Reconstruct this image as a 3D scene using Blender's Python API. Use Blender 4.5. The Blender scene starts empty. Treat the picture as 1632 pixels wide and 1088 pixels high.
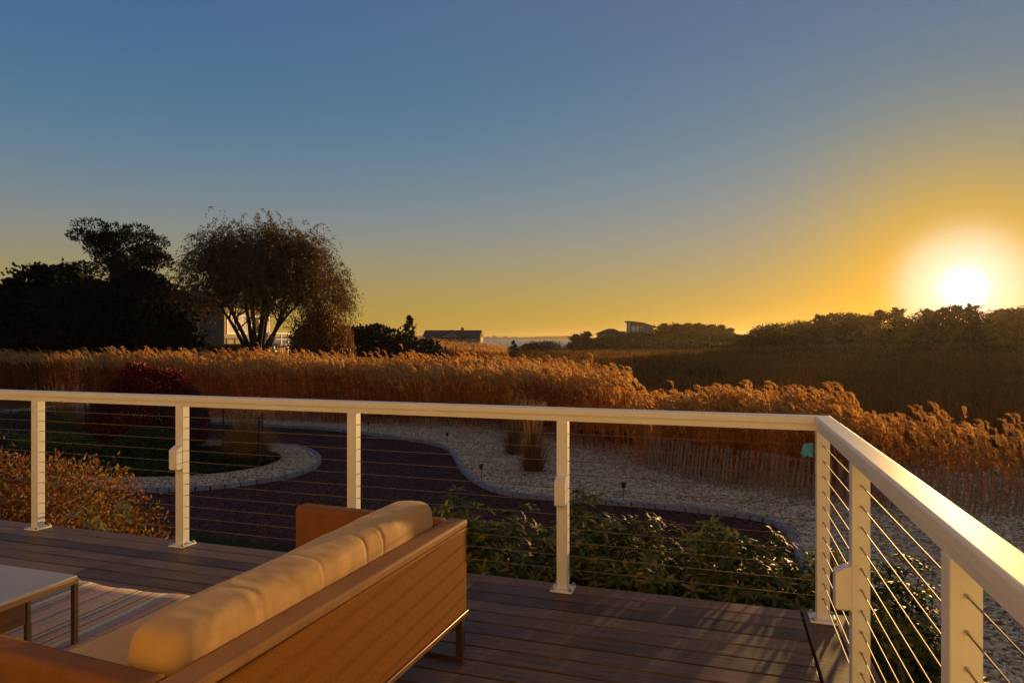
import bpy, bmesh, math, random
import numpy as np
from mathutils import Vector, Matrix, noise as mnoise
from mathutils.geometry import tessellate_polygon
R_ = math.radians
random.seed(7)
rng = np.random.default_rng(7)
scene = bpy.context.scene
COL = scene.collection

# ------------------------------------------------------------------ camera
CAM = Vector((-0.478, -3.565, 1.38))
YAW = 0.305
cam_d = bpy.data.cameras.new('camera')
cam = bpy.data.objects.new('camera', cam_d)
COL.objects.link(cam)
cam.location = CAM
cam.rotation_euler = (R_(90), 0, YAW)
cam_d.sensor_width = 36
cam_d.lens = 36 * 1056 / 1632
cam_d.shift_y = (539.5 - 544) / 1632
cam_d.clip_start = 0.02
cam_d.clip_end = 9000
scene.camera = cam

# ------------------------------------------------------------------ light
SUN_AZ = R_(16.8)          # from +Y towards +X
SUN_EL = R_(3.6)
sun_dir = Vector((math.sin(SUN_AZ) * math.cos(SUN_EL), math.cos(SUN_AZ) * math.cos(SUN_EL), math.sin(SUN_EL)))
sl = bpy.data.lights.new('sun', 'SUN')
sl.energy = 4.8
sl.angle = R_(0.8)
sl.color = (1.0, 0.58, 0.19)
so = bpy.data.objects.new('sun', sl)
COL.objects.link(so)
so.rotation_euler = (-sun_dir).to_track_quat('-Z', 'Y').to_euler()
so.location = (30, 60, 20)

world = bpy.data.worlds.new("World")
scene.world = world
world.use_nodes = True
wt = world.node_tree
wt.nodes.clear()
def wn(t, **k):
    n = wt.nodes.new(t)
    for a, b in k.items(): setattr(n, a, b)
    return n
W_out = wn('ShaderNodeOutputWorld')
W_sky = wn('ShaderNodeTexSky', sky_type='NISHITA', sun_disc=False)
W_sky.sun_elevation = SUN_EL
W_sky.sun_rotation = SUN_AZ
W_sky.air_density = 1.0
W_sky.dust_density = 0.35
W_sky.ozone_density = 2.0
def wmath(op, a, b=None):
    n = wn('ShaderNodeMath', operation=op)
    for i, v in enumerate((a, b)):
        if v is None: continue
        if isinstance(v, (int, float)): n.inputs[i].default_value = v
        else: wt.links.new(v, n.inputs[i])
    return n.outputs[0]
W_tint = wn('ShaderNodeMixRGB', blend_type='MULTIPLY')
W_tint.inputs[0].default_value = 1.0
W_tint.inputs[2].default_value = (0.10, 0.05, 0.04, 1)
wt.links.new(W_sky.outputs[0], W_tint.inputs[1])
W_bg = wn('ShaderNodeBackground')
W_bg.inputs['Strength'].default_value = 0.13
wt.links.new(W_tint.outputs[0], W_bg.inputs['Color'])
# evening air over the clear sky: a warm dusty layer that thickens towards the horizon, and the aureole round the sun
W_geo = wn('ShaderNodeTexCoord')
W_dot = wn('ShaderNodeVectorMath', operation='DOT_PRODUCT')
W_nrm = wn('ShaderNodeVectorMath', operation='NORMALIZE')
wt.links.new(W_geo.outputs['Generated'], W_nrm.inputs[0])
wt.links.new(W_nrm.outputs[0], W_dot.inputs[0])
W_dot.inputs[1].default_value = sun_dir
W_sep = wn('ShaderNodeSeparateXYZ')
wt.links.new(W_nrm.outputs[0], W_sep.inputs[0])
elev = wmath('MAXIMUM', W_sep.outputs['Z'], 0.0)
ang = wmath('ARCCOSINE', wmath('MINIMUM', W_dot.outputs['Value'], 0.999999))
def lobe(x, width, power):
    return wmath('EXPONENT', wmath('MULTIPLY', wmath('POWER', wmath('DIVIDE', x, width), power), -1.0))
def wsum(const, *terms):
    t = None
    for w, x in terms:
        q = wmath('MULTIPLY', x, w)
        t = q if t is None else wmath('ADD', t, q)
    return wmath('ADD', t, const)
inner, outer, white, core = lobe(ang, 0.144, 1.7), lobe(ang, 0.79, 2.0), lobe(ang, 0.071, 4.0), lobe(ang, 0.026, 3.0)
red = wsum(0.035, (0.325, lobe(elev, 0.192, 1.87)), (0.467, inner), (0.066, outer), (0.070, lobe(elev, 0.06, 1.0)), (0.24, white), (0.35, core))
green = wsum(0.090, (0.180, lobe(elev, 0.335, 2.0)), (0.12, inner), (0.048, outer), (0.46, white), (0.40, core))
blue = wmath('MULTIPLY', wmath('ADD', 0.046, wmath('MULTIPLY', 0.243, wmath('SUBTRACT', 1.0, lobe(elev, 0.131, 2.3)))), wmath('SUBTRACT', 1.0, wmath('MULTIPLY', lobe(ang, 0.186, 2.0), 0.97)))
high = wmath('SUBTRACT', 1.0, lobe(elev, 0.72, 4.0))  # unseen sky overhead, made greyer and warmer to tint the fill in the shade
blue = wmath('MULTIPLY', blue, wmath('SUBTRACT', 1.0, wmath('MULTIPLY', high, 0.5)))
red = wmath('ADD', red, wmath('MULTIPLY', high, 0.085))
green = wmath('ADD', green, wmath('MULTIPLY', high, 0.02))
blue = wsum(0.0, (1.0, blue), (0.58, white), (0.75, core))
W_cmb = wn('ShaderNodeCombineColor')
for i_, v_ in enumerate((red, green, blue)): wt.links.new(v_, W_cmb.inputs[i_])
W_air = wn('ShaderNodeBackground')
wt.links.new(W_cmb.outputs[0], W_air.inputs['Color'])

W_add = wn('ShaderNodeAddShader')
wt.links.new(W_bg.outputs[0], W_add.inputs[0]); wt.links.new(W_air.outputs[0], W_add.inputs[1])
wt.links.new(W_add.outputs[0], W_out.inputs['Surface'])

vs = scene.view_settings
vs.view_transform = 'Standard'
vs.look = 'None'
vs.gamma = 1
vs.exposure = 0.0
scene.cycles.max_bounces = 8
scene.cycles.diffuse_bounces = 4
scene.cycles.glossy_bounces = 3
scene.cycles.transmission_bounces = 3
scene.cycles.transparent_max_bounces = 12
scene.cycles.sample_clamp_indirect = 6
scene.cycles.use_denoising = True

# ------------------------------------------------------------------ helpers
CY, SY = math.cos(YAW), math.sin(YAW)
def place(u, z):
    """ground position u metres to the side and z metres ahead of the deck's viewpoint"""
    return (CAM.x + CY * u - SY * z, CAM.y + SY * u + CY * z)

def tag(o, label=None, cat=None, group=None, kind=None):
    if label: o['label'] = label
    if cat: o['category'] = cat
    if group: o['group'] = group
    if kind: o['kind'] = kind
    return o

def empty(name, loc=(0, 0, 0), rz=0.0):
    o = bpy.data.objects.new(name, None)
    o.empty_display_size = 0.1
    o.location = loc
    o.rotation_euler = (0, 0, rz)
    COL.objects.link(o)
    return o

def copy_tree(o, parent=None):
    c = o.copy()
    COL.objects.link(c)
    c.parent = parent
    for ch in list(o.children): copy_tree(ch, c)
    return c

class MB:
    def __init__(s): s.v = []; s.f = []
    def add(s, vs, fs):
        n = len(s.v); s.v += [tuple(p) for p in vs]; s.f += [tuple(i + n for i in f) for f in fs]
        return s
    def box(s, lo, hi, rz=0, org=(0, 0, 0)):
        (x0, y0, z0), (x1, y1, z1) = lo, hi
        p = [(x0, y0, z0), (x1, y0, z0), (x1, y1, z0), (x0, y1, z0), (x0, y0, z1), (x1, y0, z1), (x1, y1, z1), (x0, y1, z1)]
        if rz:
            c, q = math.cos(rz), math.sin(rz)
            p = [(org[0] + c * (a - org[0]) - q * (b - org[1]), org[1] + q * (a - org[0]) + c * (b - org[1]), d) for a, b, d in p]
        return s.add(p, [(0, 3, 2, 1), (4, 5, 6, 7), (0, 1, 5, 4), (1, 2, 6, 5), (2, 3, 7, 6), (3, 0, 4, 7)])
    def prism(s, poly, y0, y1, axis='y'):
        n = len(poly)
        if axis == 'y': P = [(a, y0, b) for a, b in poly] + [(a, y1, b) for a, b in poly]
        elif axis == 'x': P = [(y0, a, b) for a, b in poly] + [(y1, a, b) for a, b in poly]
        else: P = [(a, b, y0) for a, b in poly] + [(a, b, y1) for a, b in poly]
        F = [tuple(range(n)), tuple(range(2 * n - 1, n - 1, -1))] + [(i, i + n, (i + 1) % n + n, (i + 1) % n) for i in range(n)]
        return s.add(P, F)
    def tube(s, pts, rad, n=6, cap=True):
        pts = [Vector(p) for p in pts]
        if not hasattr(rad, '__len__'): rad = [rad] * len(pts)
        base = len(s.v); a = None
        for i, p in enumerate(pts):
            d = (pts[min(i + 1, len(pts) - 1)] - pts[max(i - 1, 0)])
            if d.length < 1e-9: d = Vector((0, 0, 1))
            d.normalize()
            if a is None: a = d.orthogonal().normalized()
            else:
                a = a - d * a.dot(d)
                a = a.normalized() if a.length > 1e-6 else d.orthogonal().normalized()
            b = d.cross(a)
            for k in range(n):
                t = 2 * math.pi * k / n
                s.v.append(tuple(p + (a * math.cos(t) + b * math.sin(t)) * rad[i]))
        for i in range(len(pts) - 1):
            for k in range(n):
                q = base + i * n
                s.f.append((q + k, q + (k + 1) % n, q + n + (k + 1) % n, q + n + k))
        if cap:
            s.f.append(tuple(base + k for k in range(n))[::-1])
            s.f.append(tuple(base + (len(pts) - 1) * n + k for k in range(n)))
        return s
    def build(s, name, mat, parent=None, bevel=0, seg=2, smooth=False):
        me = bpy.data.meshes.new(name)
        me.from_pydata(s.v, [], s.f)
        bm = bmesh.new(); bm.from_mesh(me)
        bmesh.ops.recalc_face_normals(bm, faces=bm.faces)
        if bevel:
            es = [e for e in bm.edges if len(e.link_faces) == 2 and e.calc_face_angle(0) > 0.5]
            r = bmesh.ops.bevel(bm, geom=es, offset=bevel, segments=seg, profile=0.5, affect='EDGES', clamp_overlap=True)
            for f in r['faces']: f.smooth = True
        bm.to_mesh(me); bm.free()
        if smooth: me.shade_smooth()
        me.materials.append(mat)
        o = bpy.data.objects.new(name, me)
        COL.objects.link(o)
        if parent: o.parent = parent
        return o

def npmesh(name, V, F, mats, parent=None, midx=None, smooth=False):
    """one mesh from arrays of vertices and quads"""
    V = np.asarray(V, np.float32); F = np.asarray(F, np.int32)
    me = bpy.data.meshes.new(name)
    k = F.shape[1]
    me.vertices.add(len(V)); me.vertices.foreach_set('co', V.ravel())
    me.loops.add(F.size); me.loops.foreach_set('vertex_index', F.ravel())
    me.polygons.add(len(F))
    me.polygons.foreach_set('loop_start', np.arange(0, F.size, k, dtype=np.int32))
    me.polygons.foreach_set('loop_total', np.full(len(F), k, np.int32))
    if midx is not None: me.polygons.foreach_set('material_index', np.asarray(midx, np.int32))
    if smooth: me.polygons.foreach_set('use_smooth', np.ones(len(F), bool))
    me.update(calc_edges=True)
    for m in (mats if isinstance(mats, (list, tuple)) else [mats]): me.materials.append(m)
    o = bpy.data.objects.new(name, me)
    COL.objects.link(o)
    if parent: o.parent = parent
    return o

def unit(a): return a / np.maximum(np.linalg.norm(a, axis=-1, keepdims=True), 1e-9)
def rand_dir(n): return unit(rng.normal(size=(n, 3)))

def leaves(C, D, L, W, fold=0.25, N=None):
    """rhombic leaves: bases C, directions D, lengths L, widths W -> verts, quads (two per leaf, folded at the midrib)"""
    n = len(C); D = unit(D)
    if N is None: N = rand_dir(n)
    S = unit(np.cross(D, N)); U = np.cross(S, D)
    L = np.broadcast_to(np.asarray(L, float), (n,))[:, None]; W = np.broadcast_to(np.asarray(W, float), (n,))[:, None]
    mid = C + D * L * 0.5
    V = np.stack([C, mid + S * W * 0.5 + U * W * fold, C + D * L, mid - S * W * 0.5 + U * W * fold], 1)
    F = np.arange(n * 4).reshape(n, 4)
    return V.reshape(-1, 3), F

def leaves6(C, D, L, W, droop=0.25, fold=0.18, N=None):
    """longer leaves with a midrib and a bend: four quads-worth as 2x2 strip (7 verts -> 4 quads incl. pointed ends)"""
    n = len(C); D = unit(D)
    if N is None: N = rand_dir(n)
    S = unit(np.cross(D, N)); U = np.cross(S, D)
    L = np.broadcast_to(np.asarray(L, float), (n,))[:, None]; W = np.broadcast_to(np.asarray(W, float), (n,))[:, None]
    a = C; b = C + D * L * 0.4 + U * L * 0.05; c = C + D * L * 0.75; t = C + D * L - U * L * droop
    V = np.stack([a, b + S * W * .5 + U * W * fold, b, b - S * W * .5 + U * W * fold,
                  c + S * W * .38 + U * (W * fold - L * droop * .45), c - U * L * droop * .45, c - S * W * .38 + U * (W * fold - L * droop * .45), t], 1)
    base = (np.arange(n) * 8)[:, None]
    F = np.concatenate([base + np.array([q]) for q in ([0, 1, 4, 2], [0, 2, 6, 3], [2, 4, 7, 5], [2, 5, 7, 6])], 0)
    return V.reshape(-1, 3), F

def join_np(parts):
    Vs, Fs, o = [], [], 0
    for V, F in parts:
        Vs.append(V); Fs.append(F + o); o += len(V)
    return np.concatenate(Vs), np.concatenate(Fs)

def catmull(pts, step=0.3):
    pts = [Vector((p[0], p[1], 0)) for p in pts]
    P = [pts[0] * 2 - pts[1]] + pts + [pts[-1] * 2 - pts[-2]]
    out = []
    for i in range(1, len(P) - 2):
        n = max(2, int((P[i + 1] - P[i]).length / step))
        for k in range(n):
            t = k / n
            a, b, c, d = P[i - 1], P[i], P[i + 1], P[i + 2]
            out.append(0.5 * ((2 * b) + (c - a) * t + (2 * a - 5 * b + 4 * c - d) * t * t + (3 * b - a - 3 * c + d) * t ** 3))
    out.append(pts[-1])
    return [(p.x, p.y) for p in out]

def sheet(name, poly, z, mat, kind='structure'):
    me = bpy.data.meshes.new(name)
    tri = tessellate_polygon([[Vector((x, y, 0)) for x, y in poly]])
    me.from_pydata([(x, y, z) for x, y in poly], [], [tuple(t) for t in tri])
    bm = bmesh.new(); bm.from_mesh(me)
    for f in bm.faces:
        if f.normal.z < 0: f.normal_flip()
    bm.to_mesh(me); bm.free()
    me.materials.append(mat)
    o = bpy.data.objects.new(name, me); COL.objects.link(o)
    if kind: o['kind'] = kind
    return o

# ------------------------------------------------------------------ materials
def new_mat(name):
    m = bpy.data.materials.new(name); m.use_nodes = True
    nt = m.node_tree
    return m, nt, nt.nodes['Principled BSDF']

def nd(nt, t, **k):
    n = nt.nodes.new(t)
    for a, b in k.items():
        if a in n.inputs: n.inputs[a].default_value = b
        else: setattr(n, a, b)
    return n

def ramp(nt, src, stops):
    r = nt.nodes.new('ShaderNodeValToRGB')
    e = r.color_ramp.elements
    while len(e) > 1: e.remove(e[-1])
    e[0].position = stops[0][0]; e[0].color = (*stops[0][1], 1)
    for p, c in stops[1:]:
        q = e.new(p); q.color = (*c, 1)
    nt.links.new(src, r.inputs[0])
    return r.outputs[0]

def coords(nt, scale=(1, 1, 1), kind='Object', rot=(0, 0, 0)):
    tc = nt.nodes.new('ShaderNodeTexCoord')
    mp = nt.nodes.new('ShaderNodeMapping')
    mp.inputs['Scale'].default_value = scale
    mp.inputs['Rotation'].default_value = rot
    nt.links.new(tc.outputs[kind], mp.inputs[0])
    return mp.outputs[0]

def noise_node(nt, vec, scale, detail=4, rough=0.6):
    n = nt.nodes.new('ShaderNodeTexNoise')
    n.inputs['Scale'].default_value = scale; n.inputs['Detail'].default_value = detail; n.inputs['Roughness'].default_value = rough
    if vec is not None: nt.links.new(vec, n.inputs['Vector'])
    return n.outputs['Fac']

def bump(nt, b, h, strength=0.3, dist=0.01):
    n = nt.nodes.new('ShaderNodeBump')
    n.inputs['Strength'].default_value = strength; n.inputs['Distance'].default_value = dist
    nt.links.new(h, n.inputs['Height']); nt.links.new(n.outputs[0], b.inputs['Normal'])

def mat_plain(name, c, rough=0.5, var=0.12, scale=8, metallic=0.0, bmp=0.0, spec=0.5, bscale=None):
    m, nt, b = new_mat(name)
    f = noise_node(nt, coords(nt), scale)
    lo = tuple(x * (1 - var) for x in c); hi = tuple(min(1, x * (1 + var)) for x in c)
    nt.links.new(ramp(nt, f, [(0.3, lo), (0.7, hi)]), b.inputs['Base Color'])
    b.inputs['Roughness'].default_value = rough
    b.inputs['Metallic'].default_value = metallic
    b.inputs['Specular IOR Level'].default_value = spec
    if bmp: bump(nt, b, noise_node(nt, coords(nt), bscale or scale * 6), bmp)
    return m

def mat_leaf(name, cols, transl=0.35, rough=0.5, scale=1.5, spec=0.35, tint=1.0):
    """foliage: each leaf (mesh island) takes its own colour from the range, with slow drifts through the plant"""
    m, nt, b = new_mat(name)
    g = nt.nodes.new('ShaderNodeNewGeometry')
    nz = noise_node(nt, coords(nt), scale, 2)
    mx = nt.nodes.new('ShaderNodeMath'); mx.operation = 'MULTIPLY_ADD'
    mx.inputs[1].default_value = 0.55; nt.links.new(g.outputs['Random Per Island'], mx.inputs[0])
    m2 = nt.nodes.new('ShaderNodeMath'); m2.operation = 'MULTIPLY_ADD'; m2.inputs[1].default_value = 0.9; m2.inputs[2].default_value = -0.22
    nt.links.new(nz, m2.inputs[0]); nt.links.new(m2.outputs[0], mx.inputs[2])
    n = len(cols)
    col = ramp(nt, mx.outputs[0], [(0.15 + 0.7 * i / max(1, n - 1), c) for i, c in enumerate(cols)])
    nt.links.new(col, b.inputs['Base Color'])
    b.inputs['Roughness'].default_value = rough
    b.inputs['Specular IOR Level'].default_value = spec
    tr = nt.nodes.new('ShaderNodeBsdfTranslucent'); nt.links.new(col, tr.inputs[0])
    mix = nt.nodes.new('ShaderNodeMixShader'); mix.inputs[0].default_value = transl
    nt.links.new(b.outputs[0], mix.inputs[1]); nt.links.new(tr.outputs[0], mix.inputs[2])
    nt.links.new(mix.outputs[0], nt.nodes['Material Output'].inputs['Surface'])
    return m

def mat_gravel(name, cols, scale, bstr=1.0, spec=0.25):
    m, nt, b = new_mat(name)
    vec = coords(nt)
    v = nt.nodes.new('ShaderNodeTexVoronoi'); v.inputs['Scale'].default_value = scale; v.inputs['Randomness'].default_value = 1
    nt.links.new(vec, v.inputs['Vector'])
    sep = nt.nodes.new('ShaderNodeSeparateColor'); nt.links.new(v.outputs['Color'], sep.inputs[0])
    big = noise_node(nt, vec, 1.1, 3)
    mm = nt.nodes.new('ShaderNodeMath'); mm.operation = 'MULTIPLY_ADD'; mm.inputs[1].default_value = 0.8; mm.inputs[2].default_value = 0
    nt.links.new(sep.outputs[0], mm.inputs[0])
    m3 = nt.nodes.new('ShaderNodeMath'); m3.operation = 'MULTIPLY_ADD'; m3.inputs[1].default_value = 0.5; m3.inputs[2].default_value = -0.15
    nt.links.new(big, m3.inputs[0]); nt.links.new(m3.outputs[0], mm.inputs[2])
    n = len(cols)
    nt.links.new(ramp(nt, mm.outputs[0], [(i / (n - 1), c) for i, c in enumerate(cols)]), b.inputs['Base Color'])
    b.inputs['Roughness'].default_value = 0.85
    b.inputs['Specular IOR Level'].default_value = spec
    inv = nt.nodes.new('ShaderNodeMath'); inv.operation = 'MULTIPLY'; inv.inputs[1].default_value = -1
    nt.links.new(v.outputs['Distance'], inv.inputs[0])
    bump(nt, b, inv.outputs[0], bstr, 0.03)
    return m

M = {}
M['white'] = mat_plain('white_paint', (0.86, 0.84, 0.75), 0.5, 0.05, 5, bmp=0.015, bscale=300)
M['white_box'] = mat_plain('white_plastic', (0.84, 0.82, 0.73), 0.45, 0.03, 9)
M['steel'] = mat_plain('cable_steel', (0.20, 0.15, 0.10), 0.62, 0.1, 20, metallic=0.4)
M['bolt'] = mat_plain('bolt_steel', (0.5, 0.48, 0.45), 0.35, 0.15, 60, metallic=0.8)
M['dark_metal'] = mat_plain('brown_metal', (0.085, 0.045, 0.03), 0.4, 0.15, 12, metallic=0.3)
M['black_metal'] = mat_plain('black_metal', (0.012, 0.012, 0.012), 0.5, 0.2, 12)
M['table_top'] = mat_plain('grey_tabletop', (0.36, 0.35, 0.35), 0.4, 0.10, 3)
M['brass_edge'] = mat_plain('bronze_edge', (0.30, 0.17, 0.08), 0.35, 0.1, 9, metallic=0.4)
M['leather'] = mat_plain('brown_sling', (0.24, 0.095, 0.030), 0.7, 0.16, 7, bmp=0.25, bscale=420, spec=0.15)
M['rail_sling'] = mat_plain('tan_sling', (0.34, 0.165, 0.06), 0.7, 0.16, 7, bmp=0.25, bscale=420, spec=0.2)
M['kerb'] = mat_plain('granite', (0.26, 0.26, 0.27), 0.75, 0.3, 9, bmp=0.5, bscale=40)
M['bark'] = mat_plain('bark', (0.055, 0.035, 0.022), 0.9, 0.4, 5, bmp=0.6, bscale=20)
M['picket'] = mat_plain('weathered_lath', (0.26, 0.185, 0.125), 0.85, 0.45, 4, bmp=0.3)
M['soil'] = mat_plain('mulch', (0.012, 0.011, 0.006), 1.0, 0.5, 9, bmp=0.8, bscale=30, spec=0.0)
M['gravel'] = mat_gravel('pale_gravel', [(0.04, 0.026, 0.010), (0.28, 0.20, 0.095), (0.62, 0.46, 0.25), (0.88, 0.69, 0.41), (0.97, 0.83, 0.55)], 19, 1.0)
M['drive'] = mat_gravel('dark_red_chippings', [(0.022, 0.008, 0.005), (0.055, 0.020, 0.014), (0.095, 0.036, 0.026), (0.17, 0.08, 0.06)], 22, 0.6, 0.08)
M['glass'] = mat_plain('window_glass', (0.42, 0.40, 0.36), 0.03, 0.05, 3, metallic=0.75)

def mat_deck():
    m, nt, b = new_mat('deck_boards')
    g = nt.nodes.new('ShaderNodeNewGeometry')
    grain = noise_node(nt, coords(nt, (1.2, 30, 30)), 3.0, 6, 0.65)
    stain = noise_node(nt, coords(nt, (0.7, 1.3, 1)), 1.6, 4)
    a = nt.nodes.new('ShaderNodeMath'); a.operation = 'MULTIPLY_ADD'; a.inputs[1].default_value = 0.5
    gc = nt.nodes.new('ShaderNodeMath'); gc.operation = 'MULTIPLY_ADD'; gc.inputs[1].default_value = 1.7; gc.inputs[2].default_value = -0.42
    nt.links.new(grain, gc.inputs[0])
    nt.links.new(g.outputs['Random Per Island'], a.inputs[0]); nt.links.new(gc.outputs[0], a.inputs[2])
    c = nt.nodes.new('ShaderNodeMath'); c.operation = 'MULTIPLY_ADD'; c.inputs[1].default_value = 0.5; c.inputs[2].default_value = -0.2
    nt.links.new(stain, c.inputs[0])
    d = nt.nodes.new('ShaderNodeMath'); d.operation = 'ADD'
    nt.links.new(a.outputs[0], d.inputs[0]); nt.links.new(c.outputs[0], d.inputs[1])
    nt.links.new(ramp(nt, d.outputs[0], [(0.30, (0.044, 0.021, 0.010)), (0.62, (0.108, 0.058, 0.028)), (0.98, (0.21, 0.12, 0.064))]), b.inputs['Base Color'])
    b.inputs['Roughness'].default_value = 0.48
    b.inputs['Specular IOR Level'].default_value = 0.3
    bump(nt, b, grain, 0.25, 0.004)
    return m
M['deck'] = mat_deck()

def mat_weave(name, c1, c2, sc):
    m, nt, b = new_mat(name)
    w1 = nt.nodes.new('ShaderNodeTexWave'); w1.bands_direction = 'Y'; w1.inputs['Scale'].default_value = sc
    w1.inputs['Distortion'].default_value = 1.5; w1.inputs['Detail'].default_value = 2
    w2 = nt.nodes.new('ShaderNodeTexWave'); w2.bands_direction = 'Z'; w2.inputs['Scale'].default_value = sc * 1.4
    w2.inputs['Distortion'].default_value = 2.0
    v = coords(nt)
    nt.links.new(v, w1.inputs[0]); nt.links.new(v, w2.inputs[0])
    streak = noise_node(nt, coords(nt, (1, 16, 260)), 3, 4)
    mu = nt.nodes.new('ShaderNodeMath'); mu.operation = 'MULTIPLY_ADD'; mu.inputs[1].default_value = 0.15
    nt.links.new(w1.outputs['Fac'], mu.inputs[0]); nt.links.new(w2.outputs['Fac'], mu.inputs[2])
    ad = nt.nodes.new('ShaderNodeMath'); ad.operation = 'MULTIPLY_ADD'; ad.inputs[1].default_value = 0.34
    nt.links.new(mu.outputs[0], ad.inputs[0]); nt.links.new(streak, ad.inputs[2])
    nt.links.new(ramp(nt, ad.outputs[0], [(0.35, c1), (0.9, c2)]), b.inputs['Base Color'])
    b.inputs['Roughness'].default_value = 0.7
    b.inputs['Specular IOR Level'].default_value = 0.08
    bump(nt, b, mu.outputs[0], 0.35, 0.002)
    return m
M['sling'] = mat_weave('woven_sling', (0.12, 0.034, 0.003), (0.37, 0.135, 0.012), 60)

def mat_cushion():
    m, nt, b = new_mat('tan_canvas')
    v = coords(nt)
    f = noise_node(nt, v, 5, 4)
    nt.links.new(ramp(nt, f, [(0.3, (0.52, 0.29, 0.085)), (0.7, (0.62, 0.37, 0.12))]), b.inputs['Base Color'])
    b.inputs['Roughness'].default_value = 0.8
    b.inputs['Sheen Weight'].default_value = 0.15
    wr = noise_node(nt, coords(nt, (3, 9, 2.5)), 2.2, 5, 0.5)
    fine = noise_node(nt, v, 260, 2)
    a = nt.nodes.new('ShaderNodeMath'); a.operation = 'MULTIPLY_ADD'; a.inputs[1].default_value = 0.03
    nt.links.new(fine, a.inputs[0]); nt.links.new(wr, a.inputs[2])
    bump(nt, b, a.outputs[0], 0.07, 0.02)
    return m
M['cushion'] = mat_cushion()

def mat_rug():
    m, nt, b = new_mat('striped_rug')
    v = coords(nt)
    sp = nt.nodes.new('ShaderNodeSeparateXYZ'); nt.links.new(v, sp.inputs[0])
    wob = noise_node(nt, coords(nt, (9, 3, 1)), 2, 2)
    xx = nt.nodes.new('ShaderNodeMath'); xx.operation = 'MULTIPLY_ADD'; xx.inputs[1].default_value = 0.006
    nt.links.new(wob, xx.inputs[0]); nt.links.new(sp.outputs[0], xx.inputs[2])
    def cells(w, seed):
        q = nt.nodes.new('ShaderNodeMath'); q.operation = 'MULTIPLY_ADD'; q.inputs[1].default_value = 1 / w; q.inputs[2].default_value = seed
        nt.links.new(xx.outputs[0], q.inputs[0])
        fl = nt.nodes.new('ShaderNodeMath'); fl.operation = 'FLOOR'; nt.links.new(q.outputs[0], fl.inputs[0])
        wh = nt.nodes.new('ShaderNodeTexWhiteNoise'); wh.noise_dimensions = '1D'; nt.links.new(fl.outputs[0], wh.inputs['W'])
        return wh.outputs['Value']
    a = nt.nodes.new('ShaderNodeMath'); a.operation = 'MULTIPLY_ADD'; a.inputs[1].default_value = 0.42
    h = nt.nodes.new('ShaderNodeMath'); h.operation = 'MULTIPLY'; h.inputs[1].default_value = 0.58
    nt.links.new(cells(0.095, 3.3), h.inputs[0]); nt.links.new(cells(0.019, 7.1), a.inputs[0]); nt.links.new(h.outputs[0], a.inputs[2])
    cols = [(0.55, 0.48, 0.33), (0.20, 0.25, 0.28), (0.50, 0.15, 0.16), (0.62, 0.48, 0.28), (0.34, 0.38, 0.32), (0.65, 0.44, 0.36), (0.45, 0.11, 0.14), (0.22, 0.30, 0.34), (0.68, 0.60, 0.42), (0.16, 0.13, 0.12)]
    r = ramp(nt, a.outputs[0], [(0.08 + 0.09 * i, c) for i, c in enumerate(cols)])
    weave = noise_node(nt, coords(nt, (60, 14, 1)), 4, 2)
    mx = nt.nodes.new('ShaderNodeMixRGB'); mx.blend_type = 'MULTIPLY'; mx.inputs[0].default_value = 0.6
    nt.links.new(r, mx.inputs[1]); nt.links.new(ramp(nt, weave, [(0.35, (0.35, 0.33, 0.33)), (0.6, (1, 1, 1))]), mx.inputs[2])
    nt.links.new(mx.outputs[0], b.inputs['Base Color'])
    b.inputs['Roughness'].default_value = 0.95
    bump(nt, b, weave, 0.5, 0.004)
    return m
M['rug'] = mat_rug()

def mat_ground(name, stops, sc, fine=30):
    m, nt, b = new_mat(name)
    v = coords(nt)
    a = noise_node(nt, v, sc, 6, 0.65); c = noise_node(nt, v, fine, 4)
    ad = nt.nodes.new('ShaderNodeMath'); ad.operation = 'MULTIPLY_ADD'; ad.inputs[1].default_value = 0.4
    nt.links.new(c, ad.inputs[0]); nt.links.new(a, ad.inputs[2])
    nt.links.new(ramp(nt, ad.outputs[0], stops), b.inputs['Base Color'])
    b.inputs['Roughness'].default_value = 0.95
    b.inputs['Specular IOR Level'].default_value = 0.1
    bump(nt, b, c, 0.6, 0.1)
    return m
M['marsh'] = mat_ground('marsh_ground', [(0.40, (0.07, 0.040, 0.010)), (0.62, (0.15, 0.066, 0.014)), (0.85, (0.24, 0.10, 0.018))], 0.05, 1.5)
M['lawn'] = mat_ground('lawn_ground', [(0.4, (0.02, 0.035, 0.010)), (0.8, (0.05, 0.07, 0.02))], 0.6, 20)

M['reed'] = mat_leaf('reed_straw', [(0.13, 0.034, 0.006), (0.33, 0.09, 0.012), (0.50, 0.19, 0.03)], 0.5, 0.6, 0.25)
M['plume'] = mat_leaf('reed_plume', [(0.55, 0.22, 0.05), (0.74, 0.39, 0.10), (0.84, 0.58, 0.22)], 0.65, 0.7, 0.3)
M['marsh_grass'] = mat_leaf('marsh_grass', [(0.09, 0.055, 0.012), (0.20, 0.085, 0.016), (0.34, 0.12, 0.020)], 0.5, 0.7, 0.035)
M['rush'] = mat_leaf('rush_blade', [(0.02, 0.026, 0.008), (0.05, 0.05, 0.014), (0.12, 0.075, 0.02)], 0.3, 0.7, 0.1)
M['willow'] = mat_leaf('willow_leaf', [(0.06, 0.038, 0.010), (0.13, 0.070, 0.016), (0.22, 0.11, 0.022)], 0.35, 0.5, 0.4)
M['weeping'] = mat_leaf('weeping_leaf', [(0.13, 0.05, 0.012), (0.22, 0.085, 0.018), (0.30, 0.12, 0.026)], 0.35, 0.5, 0.5)
M['pine'] = mat_leaf('pine_needle', [(0.009, 0.012, 0.006), (0.017, 0.019, 0.009), (0.03, 0.026, 0.012)], 0.06, 0.7, 0.6, 0.1)
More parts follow.
